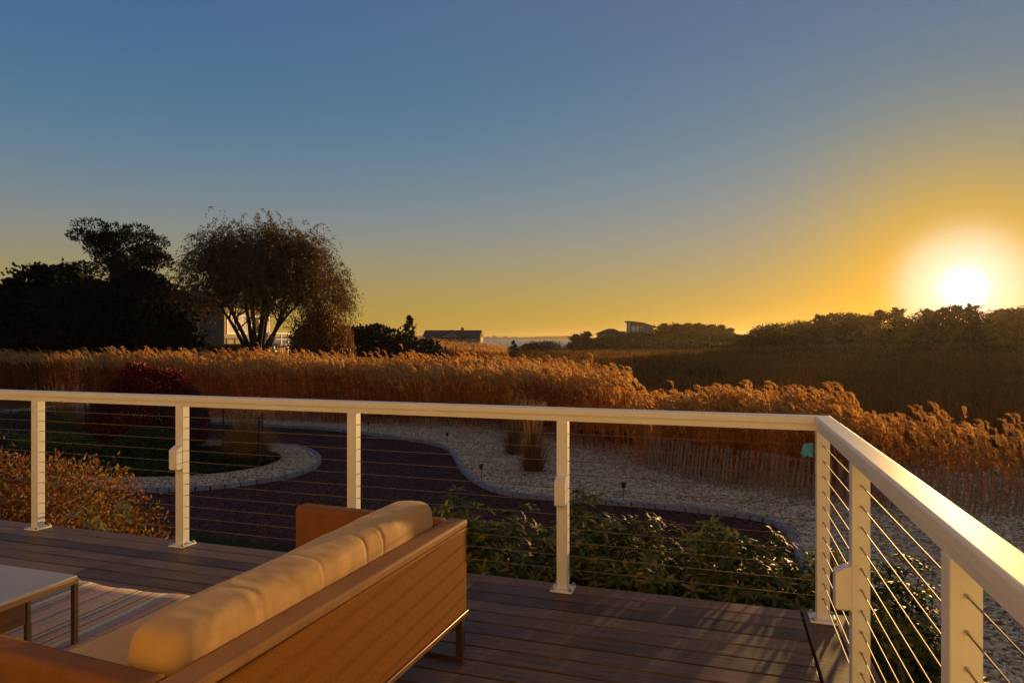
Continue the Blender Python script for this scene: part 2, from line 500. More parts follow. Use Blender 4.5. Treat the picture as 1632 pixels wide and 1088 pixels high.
M['cedar'] = mat_leaf('cedar_needle', [(0.008, 0.012, 0.006), (0.016, 0.019, 0.008), (0.032, 0.026, 0.011)], 0.05, 0.7, 0.5, 0.1)
M['ridge'] = mat_leaf('ridge_foliage', [(0.035, 0.028, 0.012), (0.06, 0.042, 0.016), (0.10, 0.055, 0.02)], 0.25, 0.6, 0.3)
M['hydra'] = mat_leaf('hydrangea_leaf', [(0.06, 0.055, 0.014), (0.18, 0.07, 0.016), (0.34, 0.12, 0.024), (0.24, 0.16, 0.04), (0.50, 0.26, 0.06)], 0.5, 0.5, 1.2)
M['rhodo'] = mat_leaf('rhododendron_leaf', [(0.022, 0.05, 0.014), (0.045, 0.085, 0.02), (0.07, 0.10, 0.026), (0.15, 0.15, 0.035), (0.24, 0.20, 0.05)], 0.35, 0.55, 2.5, 0.25)
M['rosette'] = mat_leaf('yellowing_leaf', [(0.12, 0.14, 0.03), (0.25, 0.23, 0.05), (0.36, 0.28, 0.07)], 0.35, 0.4, 3)
M['red'] = mat_leaf('red_leaf', [(0.08, 0.008, 0.005), (0.20, 0.017, 0.009), (0.38, 0.045, 0.018)], 0.35, 0.5, 0.8)
M['box'] = mat_leaf('boxwood_leaf', [(0.02, 0.045, 0.010), (0.04, 0.075, 0.014), (0.065, 0.10, 0.02)], 0.2, 0.5, 1)
M['hedge'] = mat_leaf('low_hedge_leaf', [(0.09, 0.11, 0.015), (0.16, 0.17, 0.03), (0.24, 0.22, 0.045)], 0.25, 0.5, 1)
M['gold'] = mat_leaf('fountain_grass', [(0.24, 0.11, 0.02), (0.42, 0.20, 0.035), (0.60, 0.34, 0.07)], 0.45, 0.6, 1)
M['brownclump'] = mat_leaf('rust_grass', [(0.14, 0.055, 0.018), (0.28, 0.11, 0.035), (0.42, 0.21, 0.075)], 0.45, 0.6, 1)
M['lawn_blade'] = mat_leaf('grass_blade', [(0.02, 0.045, 0.010), (0.045, 0.075, 0.018)], 0.3, 0.5, 1)

# ------------------------------------------------------------------ terrain, water, far shore
def smooth(a, b, x):
    t = np.clip((x - a) / (b - a), 0, 1); return t * t * (3 - 2 * t)

def terrain(x, y):
    dx = x - CAM.x; dy = y - CAM.y
    u = CY * dx + SY * dy; z = -SY * dx + CY * dy
    d = np.hypot(u, z)
    k = u / np.maximum(z, 1.0)                       # bearing
    h = np.full_like(x, -2.26) - 0.1 * smooth(25, 50, z)
    # ridge on the right
    rr = smooth(0.27, 0.46, k) * (z > 0)
    h = h + 3.3 * rr * np.exp(-((z - 165) / 34) ** 2) * (0.85 + 0.3 * smooth(0.5, 0.85, k))
    h = h + 0.9 * rr * np.exp(-((z - 118) / 14) ** 2)
    # knoll with the pale house
    kk = np.exp(-((k - 0.215) / 0.10) ** 4)
    h = h + 4.9 * kk * np.exp(-((z - 262) / 38) ** 2)
    # left ground
    h = h + 0.8 * smooth(-0.02, -0.12, k) * smooth(60, 95, z)
    # the bay
    bay = smooth(330, 372, z) * smooth(0.30, 0.24, k)
    h = h * (1 - bay) + (-5.0) * bay
    h = h + 0.12 * np.sin(x * 0.11 + 1.3) * np.sin(y * 0.09) * smooth(40, 80, z)
    return h

nr, na = 150, 240
rad = np.concatenate([np.linspace(0.0, 60, 50), np.geomspace(61.5, 6500, nr - 50)])
aa = np.linspace(-math.pi, math.pi, na, endpoint=False)
RR, AA = np.meshgrid(rad, aa, indexing='ij')
gx = CAM.x + RR * np.sin(AA); gy = CAM.y + RR * np.cos(AA)
gz = terrain(gx, gy)
V = np.stack([gx, gy, gz], -1).reshape(-1, 3)
i, j = np.meshgrid(np.arange(nr - 1), np.arange(na), indexing='ij')
F = np.stack([i * na + j, i * na + (j + 1) % na, (i + 1) * na + (j + 1) % na, (i + 1) * na + j], -1).reshape(-1, 4)
tag(npmesh('ground', V, F[:, ::-1], M['marsh'], smooth=True), kind='structure')
def gh(x, y): return float(terrain(np.array([float(x)]), np.array([float(y)]))[0])

mw, nt, b = new_mat('bay_water')
b.inputs['Base Color'].default_value = (0.05, 0.07, 0.09, 1); b.inputs['Roughness'].default_value = 0.25
bump(nt, b, noise_node(nt, coords(nt, (0.15, 0.6, 1)), 1.2, 4), 0.35, 0.25)
wp = [place(-1500, 332), place(1500, 332), place(6000, 6400), place(-6000, 6400)]
sheet('bay_water', wp, -2.62, mw)

# far shore: low wooded hills across the water
mf = mat_plain('far_woods', (0.06, 0.055, 0.035), 0.95, 0.4, 0.03, spec=0.1)
n = 260
us = np.linspace(-1300, 1500, n)
prof = np.array([9 + 9 * mnoise.fractal(Vector((q * 0.0045, 3.1, 0)), 1, 2, 4) + 2.5 * mnoise.fractal(Vector((q * 0.05, 1, 0)), 1, 2, 3) + 5 * math.exp(-((q - 160) / 160) ** 2) for q in us])
rows = []
for zz, hh in ((2440, -3.2), (2470, 0.0), (2500, 0.62), (2560, 1.0), (2700, 0.8), (2900, -3.2)):
    rows.append([(*place(u_, zz + 25 * math.sin(u_ * 0.01)), (-3.2 if hh < 0 else -2.0 + max(p, 2.0) * hh)) for u_, p in zip(us, prof)])
V = np.array(rows).reshape(-1, 3)
i, j = np.meshgrid(np.arange(len(rows) - 1), np.arange(n - 1), indexing='ij')
F = np.stack([i * n + j, i * n + j + 1, (i + 1) * n + j + 1, (i + 1) * n + j], -1).reshape(-1, 4)
tag(npmesh('far_hills', V, F, mf), kind='structure')

# ------------------------------------------------------------------ drive, kerbs, gravel
GZ = -2.2
kerb_pts = [(-34, 19.6), (-26, 19.4), (-17.45, 19.1), (-15.8, 19.04), (-13.83, 18.57), (-12.45, 18.05), (-11.23, 17.6), (-9.87, 16.95), (-8.9, 16.1),
            (-8.05, 14.7), (-6.98, 12.75), (-6.03, 11.5), (-5.3, 10.9), (-4.6, 10.72), (-3.34, 10.72), (-1.59, 10.63), (-0.9, 10.55), (-0.2, 10.45), (0.3, 10.25), (0.58, 9.8), (0.68, 9.0), (0.70, 7.0), (0.70, 4.0), (0.70, 0.2)]
kerb = catmull(kerb_pts, 0.25)
island_pts = [(-30, 14.2), (-20, 15.0), (-16.05, 15.1), (-14.39, 15.1), (-13.41, 14.8), (-12.35, 13.95), (-11.6, 13.0), (-11.18, 12.0), (-11.1, 11.2), (-11.31, 10.5),
              (-11.67, 9.85), (-12.1, 9.35), (-12.6, 9.0), (-13.3, 8.72), (-14.3, 8.6), (-16, 8.5), (-20, 8.4), (-30, 8.4)]
island = catmull(island_pts, 0.25)
inner_pts = [(-30, 13.0), (-18, 13.9), (-15.2, 14.0), (-13.6, 13.7), (-12.75, 12.9), (-12.5, 12.0), (-12.6, 11.3), (-12.9, 10.7), (-13.5, 10.1), (-14.3, 9.7), (-16, 9.45), (-20, 9.3), (-30, 9.3)]
inner = catmull(inner_pts, 0.3)

drive = [(-34, 6.3), (-12, 6.4), (-7.4, 6.1), (-5.6, 5.2), (-4.8, 3.2), (-4.6, 0.2)] + [(0.70, 0.2)] + kerb[::-1] + [(-34, 20)]
sheet('driveway', drive, GZ, M['drive'])
right_bed = kerb + [(14, 0.2), (16, 15), (8, 16), (3, 17), (-2, 20), (-6, 24), (-34, 24)]
sheet('gravel_bed', right_bed, GZ + 0.075, M['gravel'])
sheet('gravel_border', island, GZ + 0.075, M['gravel'])
sheet('planting_bed', inner, GZ + 0.095, M['soil'])
sheet('lawn', [(-34, 6.3), (-12, 6.4), (-7.4, 6.1), (-5.6, 5.2), (-4.8, 3.2), (-4.6, 0.2), (-4.6, -8), (-34, -8)], GZ + 0.012, M['lawn'])

def kerb_blocks(name, path, side):
    mb = MB(); q = 0
    pts = [Vector((p[0], p[1], 0)) for p in path]
    for a, b2 in zip(pts[:-1], pts[1:]):
        d = (b2 - a); L = d.length
        if L < 0.05: continue
        d.normalize(); nrm = Vector((-d.y, d.x, 0)) * side
        w = 0.125 + random.uniform(-0.008, 0.008); h = 0.105 + random.uniform(-0.012, 0.012)
        mid = (a + b2) / 2 + nrm * (w / 2 + random.uniform(-0.01, 0.01))
        ang_ = math.atan2(d.y, d.x) + random.uniform(-0.03, 0.03)
        e = (L - 0.014) / 2
        c, s_ = math.cos(ang_), math.sin(ang_)
        vs_ = []
        for zz in (GZ - 0.02, GZ + h):
            t = 0.0 if zz < GZ else 0.012
            for sx, sy in ((-1, -1), (1, -1), (1, 1), (-1, 1)):
                X = sx * (e - t); Y = sy * (w / 2 - t)
                vs_.append((mid.x + c * X - s_ * Y, mid.y + s_ * X + c * Y, zz + random.uniform(-0.004, 0.004)))
        mb.add(vs_, [(0, 3, 2, 1), (4, 5, 6, 7), (0, 1, 5, 4), (1, 2, 6, 5), (2, 3, 7, 6), (3, 0, 4, 7)])
    o = mb.build(name, M['kerb'])
    o['kind'] = 'structure'
    return o
kerb_blocks('kerb', kerb, 1)
kerb_blocks('kerb', island, 1)

def inside(px_, py_, poly):
    r = np.zeros(len(px_), bool); q = len(poly)
    for i_ in range(q):
        (x1, y1), (x2, y2) = poly[i_], poly[(i_ + 1) % q]
        c = ((y1 > py_) != (y2 > py_)) & (px_ < (x2 - x1) * (py_ - y1) / (y2 - y1 + 1e-12) + x1)
        r ^= c
    return r
m_peb, nt, b = new_mat('loose_pebbles')
g = nt.nodes.new('ShaderNodeNewGeometry')
nt.links.new(ramp(nt, g.outputs['Random Per Island'], [(0, (0.10, 0.07, 0.04)), (0.3, (0.44, 0.34, 0.19)), (0.7, (0.74, 0.60, 0.38)), (1, (0.95, 0.84, 0.60))]), b.inputs['Base Color'])
b.inputs['Roughness'].default_value = 0.85
def pebbles(n, x0, x1, y0, y1, test):
    P = np.stack([rng.uniform(x0, x1, n), rng.uniform(y0, y1, n)], 1)
    P = P[test(P[:, 0], P[:, 1])]; n = len(P)
    O = np.array([[1, 0, 0], [0, 1, 0], [-1, 0, 0], [0, -1, 0], [0, 0, 1], [0, 0, -1.0]])
    sc = rng.uniform(0.010, 0.026, (n, 1, 1)) * rng.uniform(0.7, 1.3, (n, 1, 3)); sc[:, :, 2] *= 0.65
    a_ = rng.uniform(0, 6.28, n); c, q = np.cos(a_), np.sin(a_)
    V = O[None] * sc + rng.normal(0, 0.002, (n, 6, 3))
    V = np.stack([V[..., 0] * c[:, None] - V[..., 1] * q[:, None], V[..., 0] * q[:, None] + V[..., 1] * c[:, None], V[..., 2]], -1)
    V[..., 0] += P[:, :1]; V[..., 1] += P[:, 1:]; V[..., 2] += GZ + 0.083
    T = np.array([[0, 1, 4], [1, 2, 4], [2, 3, 4], [3, 0, 4], [1, 0, 5], [2, 1, 5], [3, 2, 5], [0, 3, 5]])
    F = ((np.arange(n) * 6)[:, None, None] + T[None]).reshape(-1, 3)
    tag(npmesh('pebbles', V.reshape(-1, 3), F, m_peb), kind='stuff')
pebbles(60000, -14, 8, 4, 20.4, lambda x, y: inside(x, y, right_bed))
pebbles(16000, -22, -11.1, 8.5, 15, lambda x, y: inside(x, y, island) & ~inside(x, y, inner))

# ------------------------------------------------------------------ deck
BP = 0.1237
mb = MB()
y = 0.088
k = 0
while y > -4.75:
    y0 = y - BP + 0.010
    x0 = -9.0
    while x0 < -0.09:
        x1 = min(-0.09, x0 + random.choice((3.6, 4.9, 6.0))) if k % 2 else min(-0.09, x0 + 20)
        if -0.09 - x1 < 0.8: x1 = -0.09
        mb.box((x0, y0, -0.025), (x1 - 0.004, y, 0.0))
        x0 = x1
    y -= BP; k += 1
mb.box((-0.083, -4.85, -0.025), (0.052, 0.09, 0.001))
mb.box((0.058, -4.85, -0.025), (0.14, 0.09, 0.0005))
mb.box((-9.0, 0.05, -0.24), (0.12, 0.085, -0.03))
mb.box((0.085, -4.85, -0.24), (0.12, 0.045, -0.03))
for x in np.arange(-8.9, 0.1, 0.6): mb.box((x, -4.85, -0.24), (x + 0.04, 0.04, -0.03))
for x in (-8.8, -6.2, -3.6, -1.2, 0.0):
    for yy in (-0.12, -2.4, -4.6): mb.box((x - 0.07, yy - 0.07, GZ - 0.1), (x + 0.07, yy + 0.07, -0.25))
d = mb.build('deck', M['deck'], bevel=0.003, seg=1)
d['kind'] = 'structure'

# the house wall the deck belongs to, behind the viewpoint
hs = empty('beach_house', (-4, -4.85, GZ))
tag(hs, 'cedar clapboard house that the wooden deck is built against', 'house')
mh = mat_plain('cedar_clapboard', (0.66, 0.58, 0.39), 0.7, 0.08, 3)
mb = MB()
for q in range(46):
    z0 = 0.1 + q * 0.15
    mb.add([(-9, 0, z0), (9, 0, z0), (9, -0.012, z0 + 0.15), (-9, -0.012, z0 + 0.15), (-9, -0.15, z0), (9, -0.15, z0), (9, -0.15, z0 + 0.15), (-9, -0.15, z0 + 0.15)],
           [(0, 1, 2, 3), (4, 7, 6, 5), (0, 4, 5, 1), (3, 2, 6, 7), (0, 3, 7, 4), (1, 5, 6, 2)])
mb.build('wall', mh, hs)
for x in (-6.5, -3.6, 5.2):
    f = MB().box((x, 0.0, 3.0), (x + 1.5, 0.05, 4.6)).build('window', M['white'], hs)
    MB().box((x + 0.1, 0.052, 3.1), (x + 1.4, 0.058, 4.5)).build('pane', M['glass'], f)
MB().box((-9.3, -3, 7.0), (9.3, 0.45, 7.2)).build('roof', M['bark'], hs)

# ------------------------------------------------------------------ railing
rail = empty('cable_railing', (0, 0, 0))
tag(rail, 'white metal cable railing running along two sides of the wooden deck', 'railing')
Wp = 0.06
front_x = [-9.14, -7.83, -6.53, -5.218, -3.912, -2.612, -1.306, 0.0]
right_y = [-0.91, -1.97, -3.03, -4.09]
def post():
    p = MB().box((-Wp / 2, -Wp / 2, 0.012), (Wp / 2, Wp / 2, 0.93)).build('post', M['white'], rail, bevel=0.004)
    MB().box((-0.062, -0.062, 0.0), (0.062, 0.062, 0.012)).build('base_plate', M['white'], p, bevel=0.006)
    for sx in (-1, 1):
        for sy in (-1, 1):
            mb = MB()
            mb.tube([(sx * 0.048, sy * 0.048, 0.012), (sx * 0.048, sy * 0.048, 0.017)], 0.011, 10)
            mb.tube([(sx * 0.048, sy * 0.048, 0.017), (sx * 0.048, sy * 0.048, 0.026)], 0.0075, 6)
            mb.build('bolt', M['bolt'], p)
    return p
p0 = post()
spots = [(x, 0) for x in front_x if x > -9] + [(0, yy) for yy in right_y]
for q, (x, yy) in enumerate(spots):
    o = p0 if q == 0 else copy_tree(p0, rail)
    o.location = (x, yy, 0)
# top rail: rounded cap over a narrower channel, mitred at the corner
wr, wc = 0.0415, 0.027
def sweep(name, prof):
    """profile of (offset, height), swept along the front run and the right run with a mitre"""
    mb = MB()
    n_ = len(prof)
    for run in ('front', 'right'):
        rows = []
        for t in ((-9.0, None), (None, None)) if run == 'front' else ((None, None), (None, -4.82)):
            row = []
            for o_, h_ in prof:
                if run == 'front': row.append((t[0] if t[0] is not None else o_ - 0.0006, o_, h_))
                else: row.append((o_, t[1] if t[1] is not None else o_ - 0.0006, h_))
            rows.append(row)
        F_ = [(a_, (a_ + 1) % n_, n_ + (a_ + 1) % n_, n_ + a_) for a_ in range(n_)] + [tuple(range(n_))[::-1], tuple(range(n_, 2 * n_))]
        MBr = MB().add(rows[0] + rows[1], F_)
        o = MBr.build(name, M['white'], rail)
cap = [(-wr, 0.966)] + [(-wr + 0.010 - 0.010 * math.cos(a_), 0.990 + 0.010 * math.sin(a_)) for a_ in np.linspace(0, math.pi / 2, 5)] + \
      [(wr - 0.010 + 0.010 * math.sin(a_), 0.990 + 0.010 * math.cos(a_)) for a_ in np.linspace(0, math.pi / 2, 5)] + [(wr, 0.966)]
sweep('top_rail', cap)
sweep('rail_channel', [(-wc, 0.930), (-wc, 0.9655), (wc, 0.9655), (wc, 0.930)])
for q in range(11):
    z = 0.114 + 0.0743 * q
    def sag(a_, b_, s_): return s_ * 4 * 0.0025 * 0
    MB().tube([(-9.0, 0, z), (-0.005, 0, z)], 0.0022, 6).build('cable', M['steel'], rail, smooth=True)
    MB().tube([(0, -0.02, z), (0, -4.8, z)], 0.0022, 6).build('cable', M['steel'], rail, smooth=True)
f0 = None
for o in [c for c in rail.children if c.name.startswith('post') and abs(c.location.x) < 0.01 and c.location.y > -3.5]:
    for q in range(11):
        if f0 is None:
            f0 = MB().tube([(0, -0.0301, 0), (0, -0.036, 0)], 0.0055, 8).build('ferrule', M['bolt'], o); f = f0
        else:
            f = f0.copy(); COL.objects.link(f); f.parent = o
        f.location = (0, 0, 0.114 + 0.0743 * q)

# post lights
def post_light():
    t = empty('post_light')
    # local: mounted on a wall in the plane y=0, sticking out to -y
    prof = [(0.0, -0.072), (0.0, 0.082), (-0.012, 0.080), (-0.050, 0.058), (-0.052, 0.052), (-0.052, -0.068), (-0.046, -0.074)]
    MB().prism(prof, -0.030, 0.030, 'x').build('housing', M['white_box'], t, bevel=0.006, seg=3)
    MB().box((-0.026, -0.046, -0.0765), (0.026, -0.008, -0.0735)).build('lens', M['table_top'], t)
    MB().box((-0.0255, -0.0005, -0.078), (0.0255, 0.003, 0.088)).build('mounting_plate', M['white_box'], t)
    return t
pl = post_light()
tag(pl, 'white box light on the railing post beyond the hydrangea bush, left of the drive', 'post light', 'box lights on the railing posts')
pl.location = (-3.912, -0.0325, 0.59)
o = copy_tree(pl); o.location = (-1.306, -0.0325, 0.55)
tag(o, 'white box light on the railing post in front of the rhododendrons, above the gravel', 'post light')
o = copy_tree(pl); o.location = (-0.0325, -0.91, 0.48); o.rotation_euler = (0, 0, R_(-90))
tag(o, 'white box light on the inner side of the right-hand railing, next post to the corner', 'post light')

# turquoise scrap of cloth caught at the corner post
mt = mat_plain('turquoise_cloth', (0.09, 0.36, 0.66), 0.8, 0.25, 30, bmp=0.4)
nu, nv = 18, 26
V = []
for j_ in range(nv + 1):
    q = j_ / nv                                  # front hem .. over the cable .. back hem
    for i_ in range(nu + 1):
        p_ = i_ / nu
        w = 0.020 + 0.008 * abs(2 * q - 1)
        x_ = -0.060 + (p_ - 0.5) * 2 * w
        fold_ = 0.0045 * math.sin(p_ * 15 + 2 * q) * (0.3 + abs(2 * q - 1))
        if q < 0.45: yy, zz = -0.0035 + fold_ - 0.006 * (1 - q / 0.45), 0.860 - 0.062 * (1 - q / 0.45) * (0.75 + 0.35 * p_) + 0.010 * (p_ - .5)
        elif q < 0.55: t_ = (q - 0.45) / 0.1 * math.pi; yy, zz = -0.0035 * math.cos(t_), 0.860 + 0.0035 * math.sin(t_) + 0.010 * (p_ - .5)
        else: yy, zz = 0.0035 + fold_ + 0.006 * (q - 0.55) / 0.45, 0.860 - 0.060 * (q - 0.55) / 0.45 * (1.1 - 0.3 * p_) + 0.010 * (p_ - .5)
        V.append((x_ - 0.012 * (1 - q) , yy, zz))
F = [(j_ * (nu + 1) + i_, j_ * (nu + 1) + i_ + 1, (j_ + 1) * (nu + 1) + i_ + 1, (j_ + 1) * (nu + 1) + i_) for j_ in range(nv) for i_ in range(nu)]
mb = MB().add(V, F)
tag(mb.build('cloth', mt, smooth=True), 'small turquoise cloth hung over the top cable beside the corner railing post', 'cloth')

# ------------------------------------------------------------------ sofa
sofa = empty('sofa', (-1.525, -0.885, 0), R_(-3.6))
tag(sofa, 'low outdoor sofa with brown woven back and long tan cushion', 'sofa')
SL, SD = 1.535, 0.85
def pt(name, mb, mat, bevel=0.0, seg=2, par=None): return mb.build(name, mat, par or sofa, bevel=bevel, seg=seg)
pt('back_panel', MB().box((-0.028, -SL + 0.004, 0.212), (0.0, -0.004, 0.565)), M['sling'], 0.006)
pt('back_rail', MB().box((-0.085, -SL, 0.566), (0.003, 0.0, 0.600)), M['rail_sling'], 0.010, 3)
pt('back_lining', MB().box((-0.082, -SL + 0.09, 0.27), (-0.030, -0.09, 0.565)), M['leather'])
pt('bottom_rail', MB().box((-0.03, -SL + 0.002, 0.190), (0.008, -0.002, 0.211)), M['brass_edge'], 0.003)
for y0, y1 in ((-0.088, -0.003), (-SL + 0.003, -SL + 0.088)):
    pt('armrest', MB().box((-SD, y0, 0.212), (-0.086, y1, 0.600)), M['leather'], 0.022, 4)
pt('seat_base', MB().box((-SD + 0.01, -SL + 0.089, 0.20), (-0.031, -0.089, 0.268)), M['leather'], 0.006)
for y0 in (-0.045, -SL + 0.01):
    mb = MB()
    mb.box((-SD + 0.01, y0, 0.0), (-0.005, y0 + 0.035, 0.018))
    mb.box((-0.035, y0 + 0.001, 0.0185), (-0.005, y0 + 0.034, 0.19))
    mb.box((-SD + 0.012, y0 + 0.001, 0.0185), (-SD + 0.042, y0 + 0.034, 0.211))
    pt('leg', mb, M['dark_metal'], 0.002, 1)

def soft(name, lo, hi, ex, seams, puff, mat, parent, ny=220, nc=56, seed=0, drop=0.0):
    """a stuffed cushion lengthways in y: superelliptic section, seams pinched in, creases and sag"""
    cx, cz = (lo[0] + hi[0]) / 2, (lo[2] + hi[2]) / 2
    a_, c_ = (hi[0] - lo[0]) / 2, (hi[2] - lo[2]) / 2
    L = hi[1] - lo[1]
    V = []
    for i_ in range(ny + 1):
        s_ = i_ / ny
        e = abs(2 * s_ - 1)
        f = (1 - e ** 34) ** 0.5 * (1 - 0.03 * e ** 4)
        for sm, st_ in seams: f *= 1 - st_ * (0.030 * math.exp(-((s_ - sm) / 0.0045) ** 2) + 0.003 * math.exp(-((s_ - sm) / 0.03) ** 2))
        for j_ in range(nc):
            t = 2 * math.pi * j_ / nc
            X = math.copysign(abs(math.cos(t)) ** (2 / ex), math.cos(t)); Z = math.copysign(abs(math.sin(t)) ** (2 / ex), math.sin(t))
            w = mnoise.fractal(Vector((X * 1.5 + seed, s_ * 9, Z * 1.5)), 1, 2, 4) * 0.006 * puff
            w += 0.003 * puff * math.sin(s_ * 90 + 4 * X + 3 * mnoise.noise(Vector((s_ * 20, X, seed)))) * max(0, mnoise.noise(Vector((s_ * 7, Z, seed + 5))))
            V.append((cx + X * (a_ * f + w), lo[1] + L * s_ + (0.004 * X if 0 < i_ < ny else 0), cz + Z * (c_ * f + w) - drop * (1 - s_) * (1 if Z > 0 else 0) * Z))
    F_ = [(i_ * nc + j_, i_ * nc + (j_ + 1) % nc, (i_ + 1) * nc + (j_ + 1) % nc, (i_ + 1) * nc + j_) for i_ in range(ny) for j_ in range(nc)]
    F_ += [tuple(range(nc)), tuple(range(ny * nc, (ny + 1) * nc))[::-1]]
    return MB().add(V, F_).build(name, mat, parent, smooth=True)
soft('back_cushion', (-0.280, -SL + 0.095, 0.40), (-0.088, -0.10, 0.705), 4.6, ((0.22, 0.25), (0.42, 0.35), (0.60, 1.0), (0.68, 0.8), (0.80, 0.2)), 0.55, M['cushion'], sofa, seed=2, drop=0.032)
soft('seat_cushion', (-0.875, -SL + 0.092, 0.27), (-0.10, -0.092, 0.405), 6.0, ((0.5, 1.0),), 0.7, M['cushion'], sofa, seed=9)

# ------------------------------------------------------------------ coffee table, side table, rug
tb = empty('coffee_table', (-3.245, -1.295, 0.007))
tag(tb, 'low coffee table with grey top and thin bronze legs on the striped rug', 'table')
TW, TD = 1.1, 0.62
MB().box((-TW, -TD, 0.292), (-0.004, -0.004, 0.306)).build('tabletop', M['table_top'], tb, bevel=0.002, seg=1)
mb = MB()
for lo, hi in (((-TW - 0.004, -TD - 0.004, 0.272), (0, -TD + 0.02, 0.2915)), ((-TW - 0.004, -0.024, 0.272), (0, 0, 0.2915)),
               ((-0.024, -TD + 0.0205, 0.272), (0, -0.0245, 0.2915)), ((-TW - 0.004, -TD + 0.0205, 0.272), (-TW + 0.02, -0.0245, 0.2915))): mb.box(lo, hi)
mb.build('frame', M['brass_edge'], tb, bevel=0.001, seg=1)
for x in (-0.023, -TW - 0.003):
    for yy in (-0.023, -TD - 0.003):
        MB().box((x, yy, 0.0), (x + 0.022, yy + 0.022, 0.2715)).build('leg', M['dark_metal'], tb, bevel=0.0015, seg=1)
st = empty('side_table', (-3.365, -1.42, 0.007))
tag(st, 'small dark brown side table tucked under the grey coffee table', 'table')
MB().box((-0.55, -0.36, 0.245), (0, 0, 0.265)).build('tabletop', M['dark_metal'], st, bevel=0.002, seg=1)
mb = MB()
mb.box((-0.548, -0.02, 0.13), (-0.002, -0.004, 0.2445)); mb.box((-0.02, -0.355, 0.13), (-0.004, -0.0205, 0.2445))
mb.box((-0.548, -0.355, 0.13), (-0.53, -0.0205, 0.2445)); mb.box((-0.5295, -0.355, 0.13), (-0.0205, -0.34, 0.2445))
mb.build('apron', M['dark_metal'], st)
for x in (-0.0215, -0.549):
    for yy in (-0.0215, -0.356):
        MB().box((x, yy, 0.0), (x + 0.02, yy + 0.02, 0.1295)).build('leg', M['dark_metal'], st)
# rug: one sheet with a wavy end
nx, ny = 60, 40
V = []; X0, X1, Y0, Y1 = -5.4, -2.72, -3.4, -0.72
for j_ in range(ny + 1):
    for i_ in range(nx + 1):
        x = X0 + (X1 - X0) * i_ / nx; y_ = Y0 + (Y1 - Y0) * j_ / ny
        e = max(0, (y_ - (Y1 - 0.25)) / 0.25)
        y_ += 0.008 * e * math.sin(x * 7.5) + 0.008 * e * math.sin(x * 19)
        V.append((x, y_, 0.006 + 0.006 * e * max(0, math.sin(x * 7.5 + 1)) + 0.0006 * math.sin(x * 40)))
F = [(j_ * (nx + 1) + i_, j_ * (nx + 1) + i_ + 1, (j_ + 1) * (nx + 1) + i_ + 1, (j_ + 1) * (nx + 1) + i_) for j_ in range(ny) for i_ in range(nx)]
o = MB().add(V, F).build('rug', M['rug'], smooth=True)
so_ = o.modifiers.new('thickness', 'SOLIDIFY'); so_.thickness = 0.005
tag(o, 'striped woven rug in pink, blue and cream under the coffee table', 'rug')

# ------------------------------------------------------------------ path lights
def path_light(rz=0, tilt=0):
    t = empty('path_light')
    MB().tube([(0, 0, -0.1), (0, 0, 0.25)], 0.008, 8).build('stake', M['black_metal'], t, smooth=True)
    MB().tube([(0, 0, 0.235), (0, 0, 0.25), (0, 0, 0.34)], [0.014, 0.040, 0.046], 12).build('lantern', M['black_metal'], t)
    MB().tube([(0, 0, 0.341), (0, 0, 0.352), (0, 0, 0.368), (0, 0, 0.376)], [0.066, 0.066, 0.045, 0.012], 14).build('cap', M['black_metal'], t)
    return t
pt0 = path_light()
lights = [(-9.25, 17.05, 'black path light at the top of the kerb bend, farther of two beside the drive', 0.95),
          (-6.18, 12.0, 'black path light inside the S-bend of the kerb, in front of the brown grass clump', 1.0),
          (-2.51, 11.0, 'black path light standing in gravel between the railing corner and the middle post', 1.0),
          (-13.35, 19.0, 'black path light far back where the drive narrows, beside the kerb', 0.85),
          (-11.85, 11.35, 'black path light on the tip of the gravel island beside the net fence', 0.9)]
for q, (x, yy, lab, s_) in enumerate(lights):
    o = pt0 if q == 0 else copy_tree(pt0)
    o.location = (x, yy, GZ + 0.075); o.scale = (s_, s_, s_); o.rotation_euler = (random.uniform(-.05, .05), random.uniform(-.05, .05), q)
    tag(o, lab, 'path light', 'path lights beside the drive')

# ------------------------------------------------------------------ net fence round the planting bed
nf = empty('net_fence', (-15.2, 12.0, GZ + 0.09))
tag(nf, 'black net fence on thin posts around the planting island', 'fence')
fp = [(-23.5, 10.6), (-21.8, 11.6), (-19.44, 12.2), (-17.3, 12.9), (-15.19, 13.35), (-13.9, 13.0), (-12.85, 12.2), (-12.45, 11.55)]
fl = [(x + 15.2, yy - 12.0) for x, yy in fp]
for x, yy in fl: MB().tube([(x, yy, 0), (x, yy, 1.38)], 0.022, 8).build('post', M['black_metal'], nf)
m, nt, b = new_mat('black_netting')
b.inputs['Base Color'].default_value = (0.008, 0.008, 0.008, 1)
sp = nt.nodes.new('ShaderNodeUVMap')
br = nt.nodes.new('ShaderNodeTexBrick'); br.offset = 0
br.inputs['Scale'].default_value = 1; br.inputs['Brick Width'].default_value = 0.045; br.inputs['Row Height'].default_value = 0.045
br.inputs['Mortar Size'].default_value = 0.0045; br.inputs['Mortar Smooth'].default_value = 0
br.inputs['Color1'].default_value = (0, 0, 0, 1); br.inputs['Color2'].default_value = (0, 0, 0, 1); br.inputs['Mortar'].default_value = (1, 1, 1, 1)
nt.links.new(sp.outputs[0], br.inputs[0]); nt.links.new(br.outputs['Color'], b.inputs['Alpha'])
mb = MB(); L = 0; uv = []
for (a_, b_) in zip(fl[:-1], fl[1:]):
    l = math.hypot(b_[0] - a_[0], b_[1] - a_[1])
    mb.add([(a_[0], a_[1], 0.02), (b_[0], b_[1], 0.02), (b_[0], b_[1], 1.34), (a_[0], a_[1], 1.34)], [(0, 1, 2, 3)])
    uv += [(L, 0), (L + l, 0), (L + l, 1.32), (L, 1.32)]; L += l
